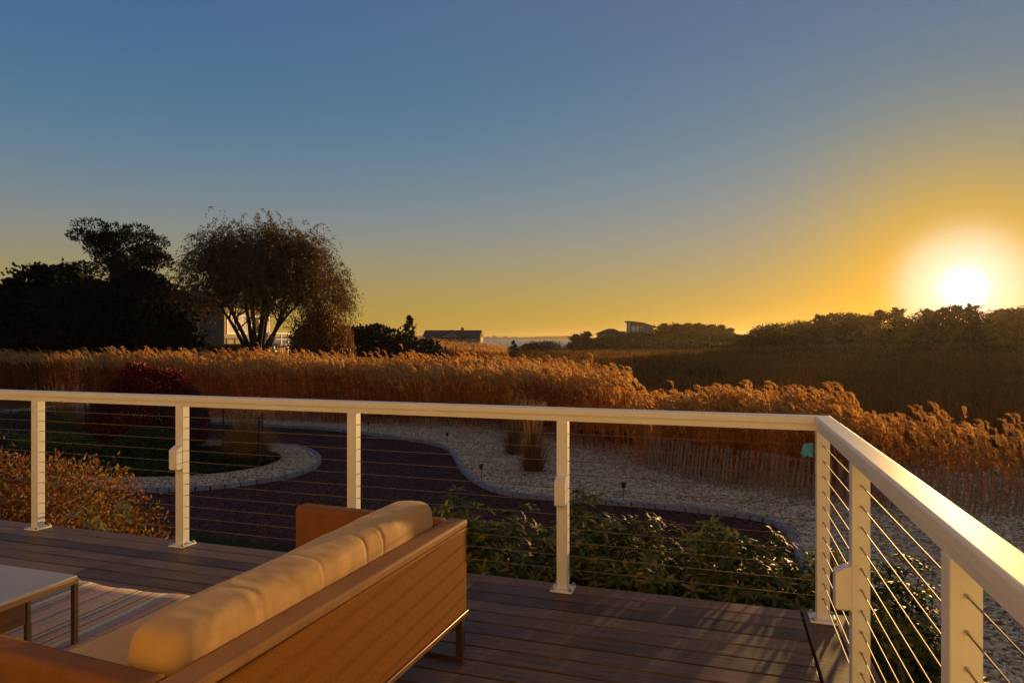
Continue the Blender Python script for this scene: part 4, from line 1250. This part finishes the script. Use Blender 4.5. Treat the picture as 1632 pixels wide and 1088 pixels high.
def willow(px, Z, H, R):
    x, yy = at_px(px, Z); t = empty('willow_tree', (x, yy, gh(x, yy) - 0.1), YAW); tag(t, 'large spreading willow with thinning bronze leaves in front of the white house', 'tree')
    mb = MB(); tips = []
    def curve(a, b, up, k=7):
        a = Vector(a); b = Vector(b); c = a + (b - a) * 0.45 + Vector((0, 0, up))
        return [a * (1 - q) ** 2 + c * 2 * q * (1 - q) + b * q * q for q in [i_ / k for i_ in range(k + 1)]]
    mains = [(-3.9, -.6, .72), (-2.3, 1.2, .86), (-0.6, -1.0, .92), (0.6, 1.3, .93), (1.8, -1.1, .84), (3.3, .6, .74), (-3.0, -2.0, .6), (4.3, -1.0, .58), (0.3, 2.8, .78)]
    mb.tube([(0, 0, -0.3), (-0.05, 0, 1.6), (-0.15, 0, 3.2)], [0.42, 0.34, 0.24], 8)
    for k_, (ax, ay, s_) in enumerate(mains):
        b0 = (random.uniform(-.35, .6) if k_ % 2 else -0.1, random.uniform(-.2, .2), random.uniform(0.1, 2.6))
        c = curve(b0, (ax, ay, H * s_), H * 0.14)
        mb.tube(c, [0.20 * (1 - 0.82 * q / 7) for q in range(8)], 6, cap=False)
        for j_ in range(15):
            p0_ = c[random.randint(3, 7)]
            az = random.uniform(0, 2 * math.pi); rr = R * random.uniform(0.55, 1.0)
            ph = random.uniform(0.12, 1.35)
            e = Vector((math.cos(az) * rr * math.cos(ph) * 0.9 + ax * 0.35, math.sin(az) * rr * math.cos(ph) * 0.9 + ay * 0.35, H * 0.50 + (H * 0.47) * math.sin(ph) * random.uniform(.85, 1)))
            if (e - p0_).length > R * 0.75: e = p0_ + (e - p0_).normalized() * R * 0.75
            c2 = curve(p0_, e, 0.5, 5)
            mb.tube(c2, [0.055 * (1 - .8 * q / 5) for q in range(6)], 4, cap=False)
            tips.append(c2[-1]); tips.append(c2[-2]); tips.append(c2[3])
            for q in range(3):
                p1 = c2[random.randint(2, 5)]; e2 = p1 + (rand3() + Vector((0, 0, .35))) * random.uniform(.5, 1.3)
                mb.tube([p1, (p1 + e2) / 2 + Vector((0, 0, .1)), e2], [0.018, .012, .004], 3, cap=False); tips.append(e2)
    for k_ in range(330):
        d_ = rand3(); d_.z = abs(d_.z) * 0.95 - 0.05
        e = Vector((d_.x * R * 0.93, d_.y * R * 0.93, H * 0.50 + H * 0.45 * d_.z)) * 1.0
        p1 = min(tips, key=lambda q: (q - e).length)
        if (p1 - e).length < 2.6:
            mb.tube([p1, (p1 + e) / 2 + Vector((0, 0, .15)), e], [0.018, .012, .004], 3, cap=False); tips.append(e)
    C = []; D = []
    for tp in tips:
        for rep in range(5):
            L = random.uniform(0.5, 1.7) * (1.0 + 0.6 * (tp.x > 2.5))
            out = Vector((tp.x, tp.y, 0)); out = out.normalized() if out.length > .1 else Vector((1, 0, 0))
            nn = int(16 * L)
            q = np.linspace(0, 1, nn)
            o_ = np.array(tp) + rng.normal(0, .5, 3)
            c = o_ + np.outer(q * L * 0.45, np.array(out) + rng.normal(0, .4, 3) * [1, 1, 0]) + np.outer(0.30 * L * np.sin(q * 2.2) - L * 0.75 * q ** 2, [0, 0, 1])
            C.append(c + rng.normal(0, .05, c.shape)); D.append(np.tile([[out.x * .4, out.y * .4, -0.8]], (nn, 1)) + rng.normal(0, .5, (nn, 3)))
    C = np.concatenate(C); D = np.concatenate(D)
    V, F = leaves(C, D, rng.uniform(0.12, 0.26, len(C)), 0.055, 0.15)
    mb.build('trunk', M['bark'], t, smooth=True); npmesh('crown', V, F, M['willow'], t)
willow(412, 48, 12.1, 6.2)

def weeping(px, Z, H, R):
    x, yy = at_px(px, Z); t = empty('weeping_tree', (x, yy, gh(x, yy) - 0.1)); tag(t, 'rust-coloured weeping tree hanging to the reeds, right of the willow', 'tree')
    mb = MB(); mb.tube([(0, 0, -.2), (0.1, 0, H * .5), (0, 0, H * .9)], [.16, .12, .05], 6)
    C = []; D = []
    for k_ in range(560):
        d_ = rand3(); d_.z = abs(d_.z); rr = random.uniform(.55, 1)
        p_ = Vector((d_.x * R * rr, d_.y * R * rr, H * 0.55 + H * 0.43 * d_.z * rr))
        if k_ < 60: mb.tube([(0, 0, H * .6), (p_.x * .5, p_.y * .5, p_.z * 1.0 + .2), tuple(p_)], [.05, .03, .01], 4, cap=False)
        L = p_.z - random.uniform(0.3, 1.8); nn = max(4, int(9 * L)); q = np.linspace(0, 1, nn)
        c = np.array(p_) + np.outer(q * 0.5, [d_.x, d_.y, 0]) + np.outer(-q * L, [0, 0, 1]) + rng.normal(0, .09, (nn, 3))
        C.append(c); D.append(np.tile([[0, 0, -1.0]], (nn, 1)) + rng.normal(0, .35, (nn, 3)))
    C = np.concatenate(C); D = np.concatenate(D)
    V, F = leaves(C, D, rng.uniform(0.14, 0.30, len(C)), 0.075, 0.15)
    mb.build('trunk', M['bark'], t, smooth=True); npmesh('crown', V, F, M['weeping'], t)
weeping(512, 45, 6.9, 2.2)
round_tree(543, 62, 5.2, 3.2, 'small rust-brown tree showing behind the weeping tree', 'weeping', 0.22, 14, 170, low=0.15, lobe_r=0.26)

# -- middle distance shrubs
mid = [(562, 66, 5.0, 6.0, 'dark shrub next to the weeping tree, first of the middle row'), (590, 68, 5.1, 5.5, 'dark shrub in the middle row, second from the weeping tree'),
       (616, 66, 4.7, 6.0, 'dark shrub in the middle row just left of the upright cedar'), (643, 64, 4.1, 5.5, 'lower dark shrub in front of the upright cedar'), (674, 70, 3.5, 6.0, 'low shrub in front of the left end of the ranch house')]
for px, Z, H, W, lab in mid: round_tree(px, Z, H, W, lab, 'cedar', 0.30, 18, 150, 'dark shrubs in the middle distance', 'shrub', 0.05, 0.7, cat='shrub')
conifer(652, 84, 6.0, 3.0, 'upright dark cedar above the shrubs, left of the ranch house', n=2200, leaf=0.25)
conifer(819, 112, 3.4, 1.7, 'lone small dark cedar out on the marsh in front of the water', n=900, leaf=0.25)
round_tree(868, 210, 3.1, 14, 'low spreading thicket at the water edge, right of the lone small cedar', 'ridge', 0.5, 20, 110, None, 'thicket', 0.0, 0.7, cat='shrub')
round_tree(848, 212, 2.2, 9, 'lower thicket at the water edge, left end of the pair', 'ridge', 0.5, 14, 100, None, 'thicket', 0.0, 0.7, cat='shrub')

# -- knoll with the pale house
conifer(918, 250, 4.2, 6.5, 'dark cedar at the left foot of the knoll beside the water', 'ridge', 0.6, 1300, 'cedars on the knoll', point=0.5)
conifer(935, 248, 4.4, 6.5, 'dark cedar on the knoll, second from the water', 'ridge', 0.6, 1300, 'cedars on the knoll', point=0.5)
bare_tree(913, 246, 5.6, 4.0, 'thin bare tree at the water end of the knoll', thick=0.7)
round_tree(988, 246, 2.6, 6.0, 'small shrub between the two roofs on the knoll', 'ridge', 0.5, 10, 100, None, 'shrub', 0.0, 0.7, cat='shrub')
hed = [(1058, 5.0), (1078, 5.0), (1096, 5.4), (1113, 5.8), (1131, 6.2), (1149, 6.8), (1163, 6.4)]
names_ = ['next to the pale house', 'second from the pale house', 'third from the pale house', 'in the middle of the dark row', 'third from the gap in the dark row', 'tallest of the dark row near the gap', 'at the gap end of the dark row']
for (px, h), nm in zip(hed, names_):
    conifer(px, 240, h, 7.5, 'dark cedar on the knoll, ' + nm, 'ridge', 0.6, 2400, 'dark row of cedars right of the pale house', irregular=0.45, point=0.45)
# -- ridge on the right
rid = [(1192, 'r', 3.5, 8.0, 'low scrub at the left start of the right-hand ridge'), (1222, 'r', 5.2, 9.2, 'round tree at the left end of the ridge, just past the gap'), (1248, 'r', 5.4, 10.3, 'broad dark tree on the ridge, second from the gap'),
       (1285, 'r', 5.6, 9.2, 'dark tree on the ridge left of the wooden railing'), (1307, 'c', 6.6, 6.9, 'spiky cedar on the ridge above the wooden railing'), (1328, 'c', 6.8, 6.9, 'spiky cedar left of the bare-topped tree on the ridge'),
       (1352, 'r', 7.3, 9.2, 'round tree under the bare crown on the ridge'), (1378, 'r', 6.8, 8.0, 'dark tree right of the bare crown on the ridge'), (1402, 'c', 7.6, 6.9, 'bushy cedar on the ridge at the left rim of the sun glow'),
       (1429, 'c', 8.1, 5.3, 'pointed cedar inside the left part of the sun glow'), (1452, 'r', 7.3, 8.0, 'round tree inside the sun glow, right of the pointed cedar'), (1480, 'c', 7.6, 6.9, 'cedar under the left side of the sun'),
       (1503, 'c', 7.8, 6.9, 'cedar in front of the bare twigs below the sun'), (1526, 'c', 8.1, 6.9, 'cedar straight below the sun'), (1549, 'c', 8.4, 6.3, 'pointed cedar on the ridge just right of the sun'),
       (1580, 'r', 6.6, 9.2, 'low dark tree in the dip right of the sun'), (1604, 'r', 7.6, 9.2, 'dark tree at the foot of the flat-topped pine'), (1650, 'r', 8.5, 10.3, 'dark tree at the right edge beyond the flat-topped pine'), (1700, 'c', 8.8, 10.3, 'large cedar past the right edge of the ridge'), (1760, 'r', 8.5, 12.6, 'broad tree farthest along the ridge on the right')]
for px, k_, h, w, lab in rid:
    Z = 150 + random.uniform(-6, 10)
    if k_ == 'c': conifer(px, Z, h, w, lab, 'ridge', 0.42, 3000, 'trees along the right-hand ridge', irregular=0.4, point=0.5)
    else: round_tree(px, Z, h, w, lab, 'ridge', 0.42, 34, 100, 'trees along the right-hand ridge', 'ridge_tree', 0.05, 0.75)
bare_tree(1358, 158, 7.6, 8.5, 'bare-crowned tree rising above the ridge left of the sun', n_main=9, n_sub=10)
bare_tree(1497, 158, 7.4, 9, 'bare-twigged tree at the left edge of the sun', n_main=9, n_sub=10)
bare_tree(1392, 158, 6.8, 6, 'small bare tree between two cedars on the ridge', n_main=6, n_sub=8)
round_tree(1624, 140, 8.3, 7, 'flat-topped pine at the right edge, higher than its neighbours', 'ridge', 0.36, 16, 170, None, 'pine_tree', 0.45, 0.5)
# low bushes on the slope below the ridge
n = 26000
kx = rng.uniform(0.34, 0.98, n); zz = np.where(rng.uniform(0, 1, n) < 0.55, rng.uniform(140, 168, n), 112 + 40 * rng.uniform(0, 1, n))
lift = np.where(zz > 138, rng.uniform(0, 2.6, n) * smooth(0.34, 0.5, kx), 0)
pp = np.stack([CAM.x + CY * kx * zz - SY * zz, CAM.y + SY * kx * zz + CY * zz], 1)
P = np.stack([pp[:, 0], pp[:, 1], terrain(pp[:, 0], pp[:, 1]) + lift], 1)
V, F = leaves(P, np.stack([rng.normal(0, .5, n), rng.normal(0, .5, n), np.ones(n)], 1), rng.uniform(0.4, 1.2, n), 0.45)
tag(npmesh('scrub', V, F, M['ridge']), kind='stuff')

n = 14000
kx = rng.uniform(0.085, 0.36, n); zz = rng.uniform(205, 262, n)
pp = np.stack([CAM.x + CY * kx * zz - SY * zz, CAM.y + SY * kx * zz + CY * zz], 1)
P = np.stack([pp[:, 0], pp[:, 1], terrain(pp[:, 0], pp[:, 1]) + rng.uniform(0, 0.9, n)], 1)
P = P[(zz < 249) | (kx > 0.235) | (kx < 0.12)]; n = len(P)
V, F = leaves(P, np.stack([rng.normal(0, .6, n), rng.normal(0, .6, n), np.ones(n)], 1), rng.uniform(0.5, 1.6, n), 0.7)
tag(npmesh('scrub', V, F, M['ridge']), kind='stuff')

# ------------------------------------------------------------------ houses
mshing = mat_plain('white_shingle', (0.32, 0.30, 0.27), 0.8, 0.12, 2)
mgrey = mat_plain('grey_shingle', (0.20, 0.19, 0.17), 0.85, 0.2, 1.5)
mroof = mat_plain('dark_roof', (0.06, 0.045, 0.035), 0.85, 0.25, 1.5)
mlit = mat_plain('cream_sunlit_clapboard', (0.40, 0.31, 0.18), 0.75, 0.1, 2)

def window(par, x0, x1, z0, z1, y, axis='y', frame=0.08, sgn=1):
    """window on a wall in the plane y (or x): a frame with a pane"""
    mb = MB()
    def bb(a0, a1, c0, c1, d0, d1):
        if axis == 'y': mb.box((a0, min(d0, d1), c0), (a1, max(d0, d1), c1))
        else: mb.box((min(d0, d1), a0, c0), (max(d0, d1), a1, c1))
    d = y + 0.05 * sgn
    bb(x0, x1, z0, z0 + frame, y, d); bb(x0, x1, z1 - frame, z1, y, d)
    bb(x0, x0 + frame, z0 + frame, z1 - frame, y, d); bb(x1 - frame, x1, z0 + frame, z1 - frame, y, d)
    f = mb.build('window', M['white'], par)
    mb2 = MB()
    if axis == 'y': mb2.box((x0 + frame, min(y, y + .02 * sgn), z0 + frame), (x1 - frame, max(y, y + .02 * sgn), z1 - frame))
    else: mb2.box((min(y, y + .02 * sgn), x0 + frame, z0 + frame), (max(y, y + .02 * sgn), x1 - frame, z1 - frame))
    mb2.build('pane', M['glass'], f)

# white two-storey house behind the willow; local +x faces the evening sun
x, yy = at_px(392, 64)
h1 = empty('white_house', (x, yy, GZ - 0.1), R_(11.4)); tag(h1, 'white two-storey house with balcony half hidden behind the willow', 'house')
MB().box((-8, -5.5, 0), (2.2, 5.5, 3.0)).build('wall', mlit, h1)
MB().box((-8, -4.6, 3.21), (0.4, 4.6, 6.6)).build('wall', mlit, h1)
mb = MB(); mb.prism([(-8.7, 6.6), (1.1, 6.6), (1.1, 6.75), (-3.8, 8.1), (-8.7, 6.75)], -5.3, 5.3, 'y'); r_ = mb.build('roof', mroof, h1)
MB().box((-5, -1, 7.5), (-4.2, -0.2, 8.9)).build('chimney', mgrey, r_)
MB().box((-8.2, -6.0, 3.0), (4.4, 6.0, 3.2)).build('balcony', mlit, h1)
mb = MB()
for q in range(9): mb.box((4.2, -5.9 + q * 1.46, 3.2), (4.3, -5.8 + q * 1.46, 4.15))
mb.box((4.18, -5.95, 4.15), (4.32, 5.95, 4.22)); mb.box((4.22, -5.95, 3.6), (4.28, 5.95, 3.64))
mb.build('railing', M['white'], h1)
for q in range(5): MB().box((4.0, -5.8 + q * 2.85, 0), (4.25, -5.55 + q * 2.85, 2.99)).build('column', M['white'], h1)
MB().box((-8, -9.4, 0), (-3.3, -6.01, 3.0)).build('bay', mlit, h1)
MB().box((-8, -9.2, 3.21), (-3.5, -4.61, 6.4)).build('bay', mlit, h1)
MB().prism([(-8.4, 6.4), (-2.9, 6.4), (-2.9, 6.55), (-5.7, 7.5), (-8.4, 6.55)], -9.8, -5.31, 'y').build('roof', mroof, h1)
window(h1, -8.7, -7.2, 4.1, 5.8, -3.5, 'x', 0.1); window(h1, -6.8, -5.3, 4.1, 5.8, -3.5, 'x', 0.1)
window(h1, -8.9, -6.6, 0.4, 2.5, -3.3, 'x', 0.1)
for y0, y1 in ((-4.2, -2.6), (-2.2, -0.6), (0.2, 1.8), (2.4, 4.0)): window(h1, y0, y1, 4.1, 5.9, 0.4, 'x', 0.1)
for y0, y1 in ((-5.0, -3.2), (-2.2, 0.0), (1.0, 3.2)): window(h1, y0, y1, 0.4, 2.5, 2.2, 'x', 0.1)
for x0, x1 in ((-6.5, -5), (-3.5, -2)):
    window(h1, x0, x1, 4.1, 5.6, -4.6, 'y', 0.1, -1); window(h1, x0, x1, 0.9, 2.4, -5.5, 'y', 0.1, -1)

# long low ranch house
x, yy = at_px(722, 190)
h2 = empty('ranch_house', (x, yy, gh(x, yy)), YAW + R_(-4)); tag(h2, 'long low house with dark roof in the middle distance by the water', 'house')
MB().box((-8.2, 0, -0.5), (7.4, 7, 3.6)).build('wall', mgrey, h2)
mb = MB().prism([(-0.6, 3.6), (7.6, 3.6), (7.6, 3.75), (3.5, 5.6), (-0.6, 3.75)], -8.8, 7.9, 'x'); r_ = mb.build('roof', mroof, h2)
mb = MB().prism([(-3.6, 3.5), (3.2, 3.5), (-0.2, 5.2)], -1.6, 2.5, 'y'); mb.build('gable', mgrey, h2)
MB().prism([(-4.2, 3.45), (-0.2, 5.45), (3.8, 3.45), (3.8, 3.6), (-0.2, 5.65), (-4.2, 3.6)], -1.9, 2.4, 'y').build('gable_roof', mroof, h2)
MB().box((1.8, 3.2, 5.0), (2.6, 4.0, 6.3)).build('chimney', mroof, r_)
MB().box((7.41, 0.3, -0.5), (7.9, 6.7, 3.5)).build('gable_wall', mlit, h2)  # end wall facing the sun: evening light put into its paler colour
MB().box((7.91, 0.5, -0.5), (9.6, 3.0, 1.7)).build('porch', mshing, h2)
for x0 in (-7.2, -5.2, 3.6, 5.4): window(h2, x0, x0 + 1.3, 1.2, 2.9, 0, 'y', 0.1, -1)

# pale house with slanting roof on the knoll
x, yy = at_px(1022, 252)
h3 = empty('hilltop_house', (x, yy, gh(x, yy) - 0.5), YAW); tag(h3, 'pale house with a slanting roof on the knoll above the marsh', 'house')
MB().prism([(-4.2, 0), (4.6, 0), (4.6, 4.0), (0.5, 5.2), (-4.2, 5.9)], 0, 8, 'y').build('wall', mshing, h3)
r_ = MB().prism([(-5.0, 6.0), (0.4, 5.45), (5.6, 3.85), (5.6, 4.15), (0.5, 5.75), (-5.0, 6.35)], -0.7, 8.7, 'y').build('roof', mroof, h3)
MB().box((-4.9, -0.5, 1.0), (-4.6, -0.2, 5.95)).build('post', M['white'], h3)
MB().box((-5.0, -1.8, 1.9), (1.5, -0.01, 2.1)).build('deck', mroof, h3)
for x0 in (-3.6, -2.0, -0.4): window(h3, x0, x0 + 1.2, 2.5, 4.3, 0, 'y', 0.1, -1)
x, yy = at_px(973, 258)
h4 = empty('cottage', (x, yy, gh(x, yy) - 0.7), YAW); tag(h4, 'low cottage with pitched roof left of the pale hilltop house', 'house')
MB().box((-4.5, 0, -0.6), (5.0, 6, 2.3)).build('wall', mgrey, h4)
MB().prism([(-5.6, 2.3), (5.8, 2.3), (1.2, 4.3), (-0.6, 4.3)], -0.5, 6.5, 'y').build('roof', mroof, h4)
for x0 in (-3, 1.5): window(h4, x0, x0 + 1.3, 0.6, 1.9, 0, 'y', 0.1, -1)

# houses on the far shore
far = [(768, 14, 7, 'small pale house on the far shore, nearest the ranch house roof'), (778, 16, 11, 'white gabled house on the far shore, second from the ranch house'), (788, 20, 13, 'sunlit white house on the far shore, tallest at the left of the row'),
       (797, 18, 9, 'low white house on the far shore between two taller ones'), (806, 24, 12, 'wide pale house on the far shore near the middle of the row'), (817, 16, 9, 'small white house on the far shore, second from the wooded end'), (826, 18, 7, 'low pale house at the wooded end of the far shore row')]
for px, w, h, lab in far:
    x, yy = at_px(px, 2445)
    mb = MB(); hw = w / 2
    mb.prism([(-hw, -3), (hw, -3), (hw, h * 0.65), (0, h), (-hw, h * 0.65)], -6, 8, 'y')
    o = mb.build('far_house', mshing); o.location = (x, yy, -1.0); o.rotation_euler = (0, 0, YAW + random.choice((-0.9, -0.5, 0.6)))
    tag(o, lab, 'house', 'houses on the far shore')

# wooden railing on the ridge slope
x, yy = at_px(1340, 132)
wr_ = empty('wooden_railing', (x, yy, gh(x, yy)), YAW); tag(wr_, 'low wooden railing on the slope below the ridge trees', 'railing')
for q in range(9): MB().box((-3.6 + q * 0.9, -.05, 0), (-3.5 + q * 0.9, .05, 1.1)).build('post', M['picket'], wr_)
MB().box((-3.7, -.06, 1.101), (3.8, .06, 1.17)).build('top_bar', M['picket'], wr_)
MB().box((-3.7, -.09, 0.5), (3.8, -.051, 0.6)).build('lower_bar', M['picket'], wr_)

# ------------------------------------------------------------------ evening haze over the marsh and the bay
mz = bpy.data.materials.new('evening_haze'); mz.use_nodes = True
nt = mz.node_tree; nt.nodes.clear()
vo = nt.nodes.new('ShaderNodeVolumePrincipled'); mo = nt.nodes.new('ShaderNodeOutputMaterial')
vo.inputs['Color'].default_value = (0.95, 0.80, 0.55, 1)
vo.inputs['Density'].default_value = 0.00014
vo.inputs['Anisotropy'].default_value = 0.65
nt.links.new(vo.outputs[0], mo.inputs['Volume'])
hz = MB().box((-3300, -3300, -7.0), (3300, 3300, 26.0)).build('haze', mz)
hz['kind'] = 'stuff'
